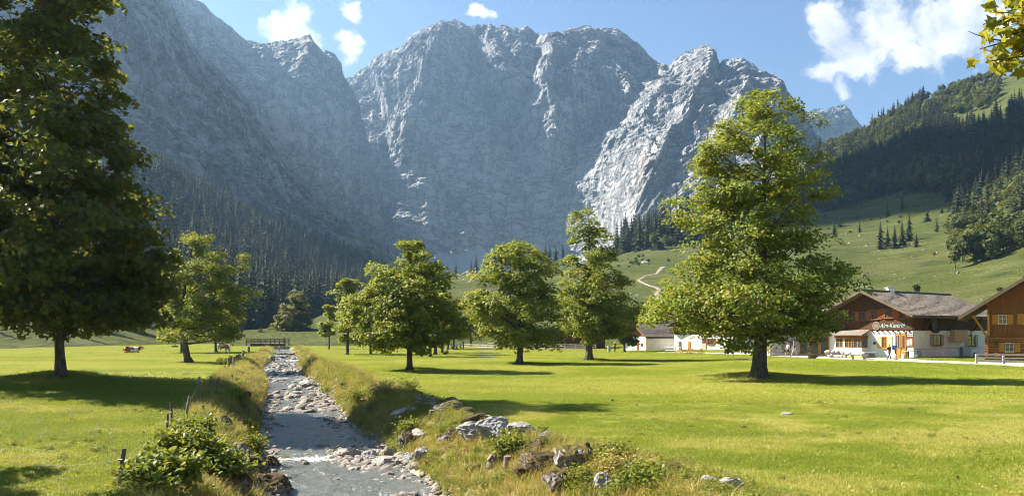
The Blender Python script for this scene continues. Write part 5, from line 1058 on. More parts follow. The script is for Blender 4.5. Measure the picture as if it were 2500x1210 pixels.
def window(face, s0, s1, z0, z1, frame='wood_orange', shut=None, shut_w=.42, cross=True, off=0.0, sides=(-1, 1), sill=True):
    fw = .07; mb = MB()
    for a in ((s0, s1, z0, z0 + fw), (s0, s1, z1 - fw, z1), (s0, s0 + fw, z0 + fw, z1 - fw), (s1 - fw, s1, z0 + fw, z1 - fw)): fbox(mb, face, a[0], a[1], off + .003, off + .07, a[2], a[3])
    f = mb.build('window', M[frame], face.root)
    pane = part(face, 'pane', 'glass', s0 + fw, s1 - fw, off + .004, off + .02, z0 + fw, z1 - fw, f)
    if cross:
        mb = MB(); sm = (s0 + s1) / 2; zm = z0 + (z1 - z0) * .55; fbox(mb, face, sm - .025, sm + .025, off + .02, off + .05, z0 + fw, z1 - fw); fbox(mb, face, s0 + fw, sm - .025, off + .02, off + .048, zm - .02, zm + .02); fbox(mb, face, sm + .025, s1 - fw, off + .02, off + .048, zm - .02, zm + .02); mb.build('glazing_bar', M[frame], f)
    if sill: part(face, 'sill', frame, s0 - .06, s1 + .06, off + .003, off + .14, z0 - .07, z0 - .003, f)
    if shut:
        for k in sides:
            a = (s0 - shut_w - .03, s0 - .03) if k < 0 else (s1 + .03, s1 + .03 + shut_w)
            sh = part(face, 'shutter', shut, a[0], a[1], off + .01, off + .06, z0 - .03, z1 + .03)
            for zz in (z0 + .15, z1 - .18): part(face, 'batten', shut, a[0] + .03, a[1] - .03, off + .06, off + .085, zz, zz + .07, sh)
    return f
def house(name, label, corner, dfront, width, length, eave, ridge, over_front, over_side, roof_mat='shingle', wall_split=None, low='plaster', upp='wood_dark', thick=.22, over_back=None, ridge_t=.16):
    """corner: near corner of gable front and long side; dfront: unit vector along the front away from that corner"""
    x, y = corner; z0 = hz(x, y) - .05; root = thing(name, (x, y, z0), label, 'building')
    df = np.array(dfront) / np.hypot(*dfront); ds = np.array([-df[1], df[0]])
    if ds[1] < 0: ds = -ds
    # fronts: s runs from the corner; normals must point outwards
    front = Face(root, (x, y, z0), df, z0); side = Face(root, (x, y, z0), ds, z0)
    if front.n @ np.array([ds[0], ds[1], 0]) > 0: front.n = -front.n
    if side.n @ np.array([df[0], df[1], 0]) > 0: side.n = -side.n
    def pt(f, l, z): return (df[0] * f + ds[0] * l, df[1] * f + ds[1] * l, z)
    sp = wall_split if wall_split else eave
    mb = MB(); mb.prism([pt(0, 0, -.3), pt(width, 0, -.3), pt(width, length, -.3), pt(0, length, -.3)], (0, 0, sp + .3)); mb.build('wall', M[low], root)
    i = .02; z_e = eave
    mb = MB(); poly = [pt(-i, -i, sp), pt(width + i, -i, sp), pt(width + i, -i, z_e), pt(width / 2, -i, ridge - .12), pt(-i, -i, z_e)]
    e = np.array(pt(0, length + 2 * i, 0)); mb.prism(poly, tuple(e)); mb.build('upper_wall', M[upp], root)
    # roof: two slabs
    rise = (ridge - eave) / (width / 2); ob = over_back or over_side; roof = None
    for sgn in (0, 1):
        wo = -over_side if sgn == 0 else width + over_side; ze = eave - rise * over_side
        a, b = pt(wo, -over_front, ze), pt(width / 2, -over_front, ridge); mb = MB(); nup = (0, 0, thick)
        poly = [Vector(a), Vector(b), Vector(pt(width / 2, length + ob, ridge)), Vector(pt(wo, length + ob, ze))]
        mb.prism(poly, nup); r = mb.build('roof', M['wood_brown'] if roof_mat == 'shingle' else M[roof_mat], root); roof = roof or r
        # courses of shingles laid on the slab
        rng = np.random.default_rng(int(x * 10) + sgn); sb = MB(); va = np.array(a); vb = np.array(b); ln = length + over_front + ob; sl = np.linalg.norm(vb - va); nrow = max(6, int(sl / .32)); 
        up_dir = (vb - va) / sl; along = np.array(pt(0, 1, 0)); nrm = np.cross(along, up_dir); nrm = nrm if nrm[2] > 0 else -nrm; nrm /= np.linalg.norm(nrm)
        for k in range(nrow):
            p = rng.uniform(-.1, 0)
            while p < ln:
                w_ = rng.uniform(.22, .42); w2 = min(w_, ln - p)
                if w2 < .05: break
                u0 = sl * k / nrow - .03; u1 = u0 + sl / nrow * 1.25; h = rng.uniform(.02, .05); base = va + along * max(p, 0) + (0, 0, thick)
                q = [base + up_dir * u0 + nrm * .012, base + along * (w2 - .015) + up_dir * u0 + nrm * .012, base + along * (w2 - .015) + up_dir * min(u1, sl) + nrm * .004, base + up_dir * min(u1, sl) + nrm * .004]
                sb.add([*q, *[c + nrm * h for c in q[:2]], *[c + nrm * .008 for c in q[2:]]], [(4, 5, 6, 7), (0, 1, 5, 4), (0, 4, 7, 3), (1, 2, 6, 5)]); p += w_
        so = sb.build('shingles', M[roof_mat], r); so['kind'] = 'stuff'
        # verge board and fascia
        mb = MB(); mb.bar(np.array(a) + np.array(pt(0, -.03, thick * .5)), np.array(b) + np.array(pt(0, -.03, thick * .5)), .06, thick + .08); mb.build('verge_board', M['wood_brown'], root)
        mb = MB(); mb.tube([np.array(a) + (0, 0, .02) + up_dir * -.08, np.array(a) + (0, 0, .02) + up_dir * -.08 + along * ln], .07, 8); mb.build('gutter', M['metal_dark'], root)
    mb = MB(); mb.bar(np.array(pt(width / 2, -over_front - .05, ridge + thick + .06)), np.array(pt(width / 2, length + ob, ridge + thick + .06)), .34, .10); mb.build('ridge_board', M['metal_dark'], root)
    # purlins under the overhang and rafters showing at the soffit
    for f in (0.0, .5, 1.0):
        zz = (ridge if f == .5 else eave) - .16; mb = MB(); mb.bar(np.array(pt(width * f, -over_front + .15, zz)), np.array(pt(width * f, .1, zz)), .2, .24); mb.build('purlin', M['wood_red'], root)
    return root, front, side, pt
# --- the dairy with its lettered gable
DA, dfr, dsd, dpt = house('alpine_dairy', 'white and brown alpine dairy with shingle roof and lettered gable', (43.0, 95.0), (-.6, .8), 10.6, 17.5, 4.75, 7.25, 1.5, .75, wall_split=3.0)
def board_row(face, name, mat, s0, s1, z0, z1, h, out, parent):
    z = z0; k = 0
    while z < z1 - .02: part(face, name, mat, s0, s1, out, out + .035 + .006 * (k % 2), z, min(z + h, z1) - .012, parent); z += h; k += 1
# upper timber front: boards, beam ends, windows with red-brown shutters
board_row(dfr, 'board', 'wood_board', .06, 10.5, 3.06, 4.72, .24, .022, DA)
for k in range(16): part(dfr, 'beam_end', 'wood_dark', .35 + k * .62, .47 + k * .62, .023, .22, 2.84, 3.0)
for (x0, x1, y0, y1, side_) in ((2162, 2175, 752, 776, (-1, 1)), (2130, 2141, 756, 779, (-1, 1)), (2199, 2207, 758, 777, (-1, 1)), (2101, 2109, 760, 782, (-1, 1))):
    s0, s1, z0, z1 = dfr.rect(x0, x1, y0, y1, .06); m_ = (s0 + s1) / 2; window(dfr, m_ - .42, m_ + .42, z0, z1, 'wood_red', 'wood_red', .40, off=.065, sides=side_)
# ground floor of the front
s0, s1, z0, z1 = dfr.rect(2153, 2166, 821, 849); window(dfr, s0, s1, z0, z1, 'wood_orange', 'wood_pale', .55)
s0, s1, z0, z1 = dfr.rect(2187, 2212, 815, 870); door = part(dfr, 'door_frame', 'wood_red', s0 - .1, s1 + .1, .003, .05, .06, z1 + .1)
for a, b in ((s0, (s0 + s1) / 2 - .02), ((s0 + s1) / 2 + .02, s1)):
    d_ = part(dfr, 'door', 'wood_orange', a, b, .051, .10, .08, z1); part(dfr, 'pane', 'glass', a + .12, b - .12, .101, .112, z1 * .42, z1 - .15, d_); part(dfr, 'glazing_bar', 'wood_orange', (a + b) / 2 - .03, (a + b) / 2 + .03, .113, .13, z1 * .42, z1 - .15, d_); part(dfr, 'handle', 'metal_dark', b - .09, b - .05, .101, .15, 1.0, 1.15, d_)
s0, s1, z0, z1 = dfr.rect(2213, 2230, 824, 846); nb = part(dfr, 'notice_board', 'wood_red', s0, s1, .003, .08, z0, z1); part(dfr, 'paper_sheet', 'paper', s0 + .1, (s0 + s1) / 2 - .03, .081, .09, z0 + .3, z1 - .1, nb); part(dfr, 'paper_sheet', 'paper', (s0 + s1) / 2 + .03, s1 - .1, .081, .09, z0 + .12, z1 - .25, nb); part(dfr, 'paper_sheet', 'sign_cream', s0 + .12, s1 - .4, .081, .09, z0 + .08, z0 + .26, nb)
s0, s1, z0, z1 = dfr.rect(2213, 2230, 806, 823); sb_ = part(dfr, 'menu_sign', 'wood_board', s0, s1, .003, .07, z0, z1)
s0, s1, z0, z1 = dfr.rect(2134, 2138, 834, 840); part(dfr, 'letter_box', 'metal_dark', s0, s1, .003, .14, z0, z1)
def lettering(text, face, s_left, z_base, size, mat, parent, out=.09, shear=0.0, tilt=0.0, ext=.012, slope=0.0):
    """flat raised letters on a wall; s runs away from the corner, so reading direction is towards the corner"""
    cu = bpy.data.curves.new('lettering', 'FONT'); cu.body = text; cu.size = size; cu.extrude = ext; cu.shear = shear; cu.offset = 0.0
    tmp = bpy.data.objects.new('lettering', cu); COL.objects.link(tmp); dg = bpy.context.evaluated_depsgraph_get(); me = bpy.data.meshes.new_from_object(tmp.evaluated_get(dg)); bpy.data.objects.remove(tmp)
    o = link('lettering', me, M[mat], parent); p = wall_pt(face, s_left, out, z_base); o.location = p
    xdir = Vector((-face.d[0], -face.d[1], slope)).normalized(); ydir = Vector((0, 0, 1)); zdir = Vector(tuple(face.n)); xdir = xdir - zdir * xdir.dot(zdir); xdir.normalize(); ydir = zdir.cross(xdir)
    o.rotation_euler = Matrix((xdir, ydir, zdir)).transposed().to_euler(); return o
sl = dfr.sz(2148, 800, .09); sr = dfr.sz(2210, 797, .09); txt = lettering('Alm-Käserei', dfr, sl[0], sl[1], 1.0, 'green_white', DA, shear=.35, slope=.03)
wtxt = max(v.co.x for v in txt.data.vertices); txt.scale = ((sl[0] - sr[0]) / wtxt, .70, 1)
for r_ in range(3):
    a, b, z0, z1 = dfr.rect(2214.5, 2229, 808 + r_ * 5, 811 + r_ * 5, .07); part(dfr, 'writing_line', 'paper', a, b, .071, .08, z0, z1, sb_)
c = dfr.sz(2139, 795, .1); em = MB(); ring = [wall_pt(dfr, c[0] + .44 * math.cos(a), .062, c[1] + .46 * math.sin(a)) for a in np.linspace(0, 2 * math.pi, 25)[:-1]]; em.prism(ring, tuple(dfr.n * .06)); emb = em.build('emblem', M['sign_cream'], DA)
for dx, dz, r in ((0, 0, .38), (-.15, .08, .10), (.15, .08, .10), (0, .13, .10), (0, -.16, .12)):
    ring = [wall_pt(dfr, c[0] + dx + r * math.cos(a), .123, c[1] + dz + r * math.sin(a)) for a in np.linspace(0, 2 * math.pi, 13)[:-1]]; inn = [wall_pt(dfr, c[0] + dx + r * .6 * math.cos(a), .123, c[1] + dz + r * .6 * math.sin(a)) for a in np.linspace(0, 2 * math.pi, 13)[:-1]]
    MB().add(ring + inn, [(i, (i + 1) % 12, 12 + (i + 1) % 12, 12 + i) for i in range(12)]).build('emblem_mark', M['wood_brown'], emb)
# glazed bay at the left of the front
s0, s1 = 5.3, 8.6; bay = part(dfr, 'bay', 'plaster', s0, s1, .003, 1.25, -.3, 1.05)
for a in np.linspace(s0 + .05, s1 - 1.0, 3):
    for z0 in (1.06,):
        f_ = window(dfr, a, a + .95, z0, 2.15, 'wood_orange', None, off=1.15, sill=False)
part(dfr, 'bay_post', 'wood_orange', s0, s0 + .12, .003, 1.2, 1.05, 1.15); mb = MB(); fbox(mb, dfr, s0 + .002, s0 + .04, .1, 1.15, 1.15, 2.15); mb.build('pane', M['glass'], bay)
part(dfr, 'bay_lintel', 'wood_red', s0 - .05, s1 + .05, .003, 1.3, 2.16, 2.4)
rp = [wall_pt(dfr, s0 - .25, .0, 3.0), wall_pt(dfr, s1 + .25, .0, 3.0), wall_pt(dfr, s1 + .25, 1.6, 2.42), wall_pt(dfr, s0 - .25, 1.6, 2.42)]; MB().prism(rp, (0, 0, .1)).build('bay_roof', M['shingle'], DA)
# long shaded side: knee braces on plaster corbels, windows, box, cauldron, cabinet
board_row(dsd, 'board', 'wood_dark', .06, 17.3, 3.06, 4.72, .28, .022, DA)
for px in (2252, 2312, 2372):
    a = dsd.sz(px, 800)[0]; mb = MB(); mb.bar(wall_pt(dsd, a, .1, 2.9), wall_pt(dsd, a + .5, 1.0, 4.5), .16, .16); mb.build('brace', M['wood_dark'], DA); part(dsd, 'corbel', 'plaster', a - .25, a + .25, .003, .22, 2.35, 2.95)
s0, s1, z0, z1 = dsd.rect(2277, 2297, 817, 843); window(dsd, s0, s1, z0, z1, 'wood_red', 'wood_grey', .62)
s0, s1, z0, z1 = dsd.rect(2362, 2380, 817, 845); window(dsd, s0, s1, z0, z1, 'wood_brown', 'wood_grey', .62)
a, b = dsd.sz(2328, 820, .5)[0], dsd.sz(2361, 820, .5)[0]; z0, z1 = dsd.sz(2340, 834, .5)[1], dsd.sz(2340, 805, .5)[1]; bx_ = part(dsd, 'hoist_box', 'wood_pale', a, b, .003, .62, z0, z1)
for k in range(7): part(dsd, 'plank', 'wood_pale', a + (b - a) * k / 7 + .01, a + (b - a) * (k + 1) / 7 - .01, .621, .64, z0 + .02, z1 - .02, bx_)
s0, s1, z0, z1 = dsd.rect(2344, 2364, 846, 872); cb = part(dsd, 'meter_cabinet', 'metal_grey', s0, s1, .003, .35, .1, z1); part(dsd, 'plinth_line', 'concrete', .0, 17, .003, .03, .98, 1.03)
ca = dsd.sz(2285, 791, .35); kt = MB()
prof_ = [(.0, .95), (.5, .93), (.85, .97), (.97, 1.0), (.99, .7), (.9, .35), (.6, .1), (0, 0)]
def lathe_on(face, s_, z_, out0, R, D, prof, name, mat, parent):
    vs, fs, n = [], [], 28
    for r, d in prof:
        for k in range(n):
            t = 2 * math.pi * k / n; vs.append(wall_pt(face, s_ + R * r * math.cos(t), out0 + D * d, z_ + R * r * math.sin(t)))
    for i in range(len(prof) - 1):
        for k in range(n): a_, b_ = i * n + k, i * n + (k + 1) % n; fs.append((a_, b_, b_ + n, a_ + n))
    return MB().add(vs, fs).build(name, M[mat], parent, sm=True)
lathe_on(dsd, ca[0], ca[1], .03, .98, .42, [(0, .55), (.6, .57), (.86, .68), (.95, 1.0), (1.0, 1.0), (1.0, .75), (.92, .3), (.7, .05), (0, 0)], 'hanging_cauldron', 'soot', DA)
ch = np.array(dpt(5.3, 4.6, 7.3)); MB().box(ch + (-.35, -.35, -.6), ch + (.35, .35, .55)).box(ch + (-.45, -.45, .57), ch + (.45, .45, .66)).build('chimney', M['plaster'], DA)
# --- log house at the right edge
LHs, lfr, lsd, lpt = house('log_house', 'orange-brown log house with deep eaves at the right edge', (47.2, 88.0), (.86, -.51), 6.4, 9.0, 5.75, 7.85, 1.4, 2.5, wall_split=2.35, low='wood_log', upp='wood_vert')
for k in range(9):
    z = .12 + k * .245; mb = MB(); p, q = wall_pt(lfr, -.25, .02, z + .12), wall_pt(lfr, 6.6, .02, z + .12); mb.tube([p, q], .125, 8); mb.build('log', M['wood_log'], LHs)
    mb = MB(); mb.tube([wall_pt(lsd, -.25, .02, z + .2), wall_pt(lsd, 9.2, .02, z + .2)], .125, 8); mb.build('log', M['wood_log'], LHs)
for k in range(29):
    a = .02 + k * .215; hgt = min(5.75 + (min(a, 6.4 - a)) * .65, 7.75); part(lfr, 'board', 'wood_vert', a, a + .195, .023, .05 + .008 * (k % 3), 2.42, hgt - .15)
s0, s1, z0, z1 = lfr.rect(2453, 2476, 836, 858, .15); window(lfr, s0, s1, z0, z1, 'wood_pale', 'wood_orange', .5, off=.16)
s0, s1, z0, z1 = lfr.rect(2437, 2459, 768, 790, .08); window(lfr, s0, s1, z0, z1, 'wood_pale', 'wood_orange', .5, off=.075)
s0, s1, z0, z1 = lfr.rect(2499, 2518, 766, 790, .08); window(lfr, s0, s1, z0, z1, 'wood_pale', 'wood_orange', .5, off=.075)
mb = MB(); mb.bar(wall_pt(lfr, .1, .08, 2.5), wall_pt(lfr, .1, 1.15, 4.6), .18, .2); mb.build('brace', M['wood_orange'], LHs)
mb = MB(); mb.bar(wall_pt(lsd, .15, .08, 2.4), wall_pt(lsd, .15, 1.3, 4.5), .18, .2); mb.build('brace', M['wood_orange'], LHs)
fl = MB(); p = np.array(wall_pt(lfr, .75, .25, 1.55)); fl.tube([p, p + (0, 0, .18)], [.1, .17], 10); bsk = fl.build('flower_basket', M['wood_brown'], LHs)
vv, ff = leaf_cloud(p + (0, 0, .25) + RNG.normal(0, .14, (160, 3)), unit(RNG.normal(size=(160, 3)) + (0, 0, .6)), .07, LEAF_HEX, RNG); fm = npmesh('foliage', vv, ff); set_tint(fm, RNG.normal(.3, .2, 160)); link('foliage', fm, M['bush'], bsk)
# --- white cottage with overhanging shingle roof, left of the tallest maple
CO, cfr, csd, cpt = house('white_cottage', 'small white cottage with steep shingle roof and brown gable', (22.2, 146.0), (-.6, .8), 5.6, 7.0, 2.75, 4.7, 1.1, .9, wall_split=2.3, upp='wood_red')
s0, s1, z0, z1 = cfr.rect(1554.5, 1560, 834, 860); part(cfr, 'door', 'wood_red', s0, s1, .003, .06, .05, z1)
for x0, x1 in ((1545, 1550), (1564, 1569.5)): s0, s1, z0, z1 = cfr.rect(x0, x1, 837, 845); part(cfr, 'shutter', 'wood_board', s0, s1, .003, .05, z0, z1)
part(cfr, 'corner_post', 'wood_red', -.05, .12, .0, .06, 0.05, 2.3)
# --- white guest house behind the terrace
GU, gfr, gsd, gpt = house('white_guest_house', 'long white house with brown doors behind the picnic terrace', (34.2, 137.0), (-.7, .71), 11.0, 8.0, 4.2, 6.6, 1.0, .8, wall_split=2.5)
for x0, x1, y0, wm in ((1657, 1663, 833, 'wood_brown'), (1680, 1686, 833, 'wood_orange'), (1715, 1724, 826, 'wood_dark')): s0, s1, z0, z1 = gfr.rect(x0, x1, y0, 860); part(gfr, 'door', wm, s0, s1, .003, .07, .05, min(z1, 2.3))
s0, s1, z0, z1 = gfr.rect(1728, 1742, 826, 840); window(gfr, s0, s1, z0, min(z1, 2.4), 'wood_red', 'wood_red', .4)
s0, s1, z0, z1 = gfr.rect(1716, 1724, 843, 861); part(gfr, 'half_gate', 'wood_pale', s0, s1, .08, .12, .05, 1.1)
# --- dark timber barn behind the slender maple
BA, bfr, bsd, bpt = house('timber_barn', 'dark timber barn with low grey roof behind the slender maple', (16.2, 168.0), (-.96, .28), 12.5, 8.0, 3.2, 4.7, .8, .8, low='wood_dark', upp='wood_dark', wall_split=.5)
for k in range(40): part(bfr, 'board', 'wood_dark', .05 + k * .31, .33 + k * .31, .023, .05 + .01 * (k % 3), .55, 3.15)
part(bfr, 'barn_door', 'wood_board', 4.4, 6.8, .075, .12, .55, 2.9)
# --- rubble-stone wing left of the dairy with glazed doors
RW, rfr, rsd, rpt = house('stone_wing', 'rubble stone wing with glazed doors between the tallest maple and the dairy', (37.2, 103.0), (-.92, .39), 7.0, 7.0, 3.2, 4.6, .5, .5, low='rubble', upp='wood_dark', wall_split=2.7)
rng_ = np.random.default_rng(3)
for k in range(3): 
    s_ = .35 + k * 1.15; f_ = window(rfr, s_, s_ + .95, .25, 2.35, 'wood_orange', None, cross=False, off=.02, sill=False)
for k in range(70):
    s_ = rng_.uniform(3.9, 6.8) if k % 4 else rng_.uniform(.1, 3.6); z_ = rng_.uniform(.1, 2.4) if k % 4 else rng_.uniform(2.45, 2.6); w_ = rng_.uniform(.12, .3); h_ = rng_.uniform(.09, .18); part(rfr, 'stone', 'rubble', s_ - w_, s_ + w_, .003, .05 + rng_.uniform(0, .04), z_, z_ + h_)
# --- low rubble garden wall and woodshed seen under the tallest maple
WALLST = [rock_mesh(490 + i, 2, 8, .1, (1, 1, .8)) for i in range(3)]
for k_ in WALLST: k_.materials.append(M['rubble'])
def stone_wall(px0, py0, px1, py1, hgt, label, n=26):
    a, b = G(px0, py0), G(px1, py1); root = thing('garden_wall', tuple(a), label, 'wall'); d = b - a; L = np.linalg.norm(d[:2]); rng = np.random.default_rng(int(px0)); rows = max(2, int(hgt / .28))
    for r in range(rows):
        t = -rng.uniform(0, .3)
        while t < L:
            w_ = rng.uniform(.35, .75); c = d / L * (t + w_ / 2); me = WALLST[rng.integers(3)]; o = bpy.data.objects.new('stone', me); COL.objects.link(o); o.parent = root; o.location = (c[0], c[1], hgt / rows * (r + .45)); o.scale = (w_ * .8, .34, hgt / rows * 1.05); o.rotation_euler = (0, 0, math.atan2(d[1], d[0])); t += w_
stone_wall(1884, 864, 1920, 866, 1.0, 'low rubble wall right behind the tallest maple trunk'); stone_wall(2022, 872, 2066, 873, .75, 'low dark stone wall in front of the glazed doors')
# ---------------------------------------------------------------- fences, bridges and furniture
def rail_fence(pts, label, post_h=1.0, rails=(.45, .85), mat='wood_grey', gap=2.2, group=None, name='rail_fence', rr=.05, square=False):
    P3 = [G(*p) for p in pts]; root = thing(name, tuple(P3[0]), label, 'fence', group); o = P3[0]
    for a, b in zip(P3[:-1], P3[1:]):
        L = np.linalg.norm(b - a); n = max(1, int(round(L / gap)))
        for k in range(n + 1):
            if k == 0 and a is not P3[0]: continue
            q = a + (b - a) * k / n - o; MB().box((q[0] - rr * 1.3, q[1] - rr * 1.3, q[2] - .2), (q[0] + rr * 1.3, q[1] + rr * 1.3, q[2] + post_h + RNG.uniform(-.04, .04))).build('post', M[mat], root)
        for h in rails:
            for k in range(n):
                p, q = a + (b - a) * k / n - o, a + (b - a) * (k + 1) / n - o; off = np.array([0, -rr * 1.3 - .04, h]); MB().bar(p + off + (0, 0, RNG.uniform(-.02, .02)), q + off + (0, 0, RNG.uniform(-.02, .02)), .05, .13).build('rail', M[mat], root)
rail_fence([(1128, 849), (1190, 851)], 'pale rail fence running left from the barn yard', .9, (.35, .75)); rail_fence([(1190, 851), (1330, 854), (1455, 856)], 'long weathered rail fence in front of the barn', 1.15, (.35, .7, 1.05))
rail_fence([(1626, 861), (1662, 863)], 'short rail fence at the left end of the picnic terrace', 1.0, (.45, .9)); rail_fence([(1778, 863), (1842, 864)], 'two-rail fence just left of the tallest maple trunk', 1.15, (.5, 1.05), rr=.08)
rail_fence([(2384, 887), (2450, 888), (2560, 890)], 'weathered rail fence in front of the log house', .9, (.25, .55, .85), rr=.07)
def picnic_table(px, py, label, rz=.3, s=1.0, mat='wood_orange'):
    b = G(px, py); t = thing('picnic_table', tuple(b), label, 'table', 'picnic tables of the terrace', rz)
    for k in range(3): MB().box((-.9 * s, -.33 + .23 * k, .72), (.9 * s, -.12 + .23 * k, .76)).build('tabletop_board', M[mat], t)
    for sy in (-1, 1): MB().box((-.9 * s, sy * .7 - .13, .42), (.9 * s, sy * .7 + .13, .46)).build('bench_seat', M[mat], t)
    for sx in (-.65 * s, .65 * s):
        for sy in (-1, 1): MB().bar((sx, sy * .62, 0), (sx, sy * .18, .72), .06, .09).build('leg', M[mat], t)
        MB().box((sx - .03, -.75, .36), (sx + .03, .75, .419)).build('cross_beam', M[mat], t)
picnic_table(1672, 864, 'orange picnic table on the terrace, left of two'); picnic_table(1700, 864.5, 'orange picnic table on the terrace, right of two', .2); picnic_table(1880, 866, 'picnic table behind the tallest maple trunk', .1, .8, 'wood_pale')
b = G(2097, 877); t = thing('stone_bench', tuple(b), 'long plank bench on stone blocks before the dairy bay', 'bench', None, -.05); MB().box((-.95, -.18, .42), (.95, .18, .5)).build('seat', M['wood_grey'], t)
for sx in (-.65, .6): MB().tube([(sx, 0, -.05), (sx, 0, .42)], .17, 9).build('leg', M['concrete'], t)
b = G(2124, 876); t = thing('stone_trough', tuple(b), 'rough stone trough beside the plank bench at the dairy', 'trough', None, .1); me = BOULD[2].copy(); me.materials.append(M['boulder']); me.transform(Matrix.Diagonal((.75, .4, .38, 1))); link('basin', me, None, t, (0, 0, .3)); MB().box((-.8, -.35, .6), (.7, .35, .72)).build('slab', M['concrete'], t)
b = G(2218, 874); t = thing('round_table', tuple(b), 'small table with white stools by the dairy notice board', 'table'); MB().tube([(0, 0, .72), (0, 0, .78)], .55, 14).build('tabletop', M['wood_grey'], t); MB().tube([(0, 0, 0), (0, 0, .72)], .09, 8).build('leg', M['wood_brown'], t)
for i, (dx, lab) in enumerate(((-.62, 'white tub stool left of the small table'), (.66, 'white tub stool right of the small table'))): o = MB().tube([(0, 0, 0), (0, 0, .35), (0, 0, .45)], [.16, .2, .19], 12).build('stool', M['white'], None, (b[0] + dx, b[1] - .2, b[2])); tag(o, lab, 'stool', 'stools at the small table')
b = G(2243, 873); o = MB().tube([(0, 0, 0), (0, 0, .55), (0, 0, .56), (0, 0, .8)], [.26, .3, .3, .12], 12).build('waste_bin', M['concrete'], None, tuple(b), sm=False); tag(o, 'grey domed waste bin at the corner of the dairy', 'bin')
b = G(2378, 873); o = MB().tube([(0, 0, 0), (0, 0, .45)], .06, 8).tube([(0, 0, .45), (.0, -.05, .5), (.22, -.1, .46)], [.09, .08, .05], 8).build('water_tap', M['metal_dark'], None, tuple(b)); tag(o, 'dark standpipe by the shaded side of the dairy', 'tap')
b = G(1487, 859); o = MB().tube([(0, 0, 0), (0, 0, .9), (0, 0, .92), (0, 0, 1.0)], [.24, .27, .3, .3], 12).build('waste_bin', M['metal_grey'], None, tuple(b)); tag(o, 'blue-grey bin beside the right end of the barn fence', 'bin')
b = G(1985, 875); o = BOULD[4].copy(); o.materials.append(M['boulder_dark']); o = link('boulder', o, None, None, (b[0], b[1], b[2] + .2)); o.scale = (.75, .5, .42); tag(o, 'dark rounded stone beside the lane under the tallest maple', 'boulder')
# road bridge and plank footbridge
BY = 203.0
def P_(px, py): return P(px, py, BY)
b = P_(655, 842); RB = thing('road_bridge', tuple(b), 'dark timber road bridge with railings over the stream', 'bridge')
def rel(px, py, dy=0.0): return P(px, py, BY) - b + (0, dy, 0)
for dy in (0.0, 3.6):
    MB().bar(rel(612, 841.5, dy), rel(686, 841.5, dy), .5, .55).build('girder', M['wood_dark'], RB)
    for h, w_ in ((835.5, .16), (831.5, .16), (828, .2)): MB().bar(rel(600, h, dy - .1), rel(697, h, dy - .1), .12, w_).build('rail', M['wood_brown'], RB)
    for px in (602, 620, 637, 660, 682, 696): MB().bar(rel(px, 843, dy), rel(px, 827, dy), .2, .2, (0, 1, 0)).build('post', M['wood_brown'], RB)
for k in range(22): x0, x1 = 606 + k * 4, 609.6 + k * 4; MB().bar(rel((x0 + x1) / 2, 838.6, -.2), rel((x0 + x1) / 2, 838.6, 3.9), .34, .1).build('deck_plank', M['wood_grey'], RB)
for px in (610, 688): MB().box(tuple(rel(px, 842) + (-.9, -.4, -1.4)), tuple(rel(px, 842) + (.9, 4.2, -.3))).build('abutment', M['rubble'], RB)
b = P(640, 864, 146.0); FB = thing('plank_footbridge', tuple(b), 'narrow dark plank footbridge lying low across the stream', 'bridge')
for k in range(3): MB().bar((0, k * .3, 0), (5.2, k * .3, 0), .27, .12 + .01 * k).build('plank', M['wood_dark'], FB)
for xx in (.3, 4.9): MB().box((xx - .35, -.2, -.75), (xx + .35, .8, -.09)).build('bearing_stone', M['rubble'], FB)
b = P(694.5, 838, 204.5); sp_ = thing('trail_signpost', tuple(b), 'small red and white trail sign on a post at the bridge', 'sign'); MB().tube([(0, 0, -.8), (0, 0, 1.9)], .08, 8).build('post', M['wood_dark'], sp_); MB().box((-.18, -.12, 1.55), (.18, -.085, 2.1)).build('panel', M['white'], sp_); MB().box((-.19, -.118, 1.92), (.19, -.08, 2.12)).build('panel_band', M['red'], sp_)
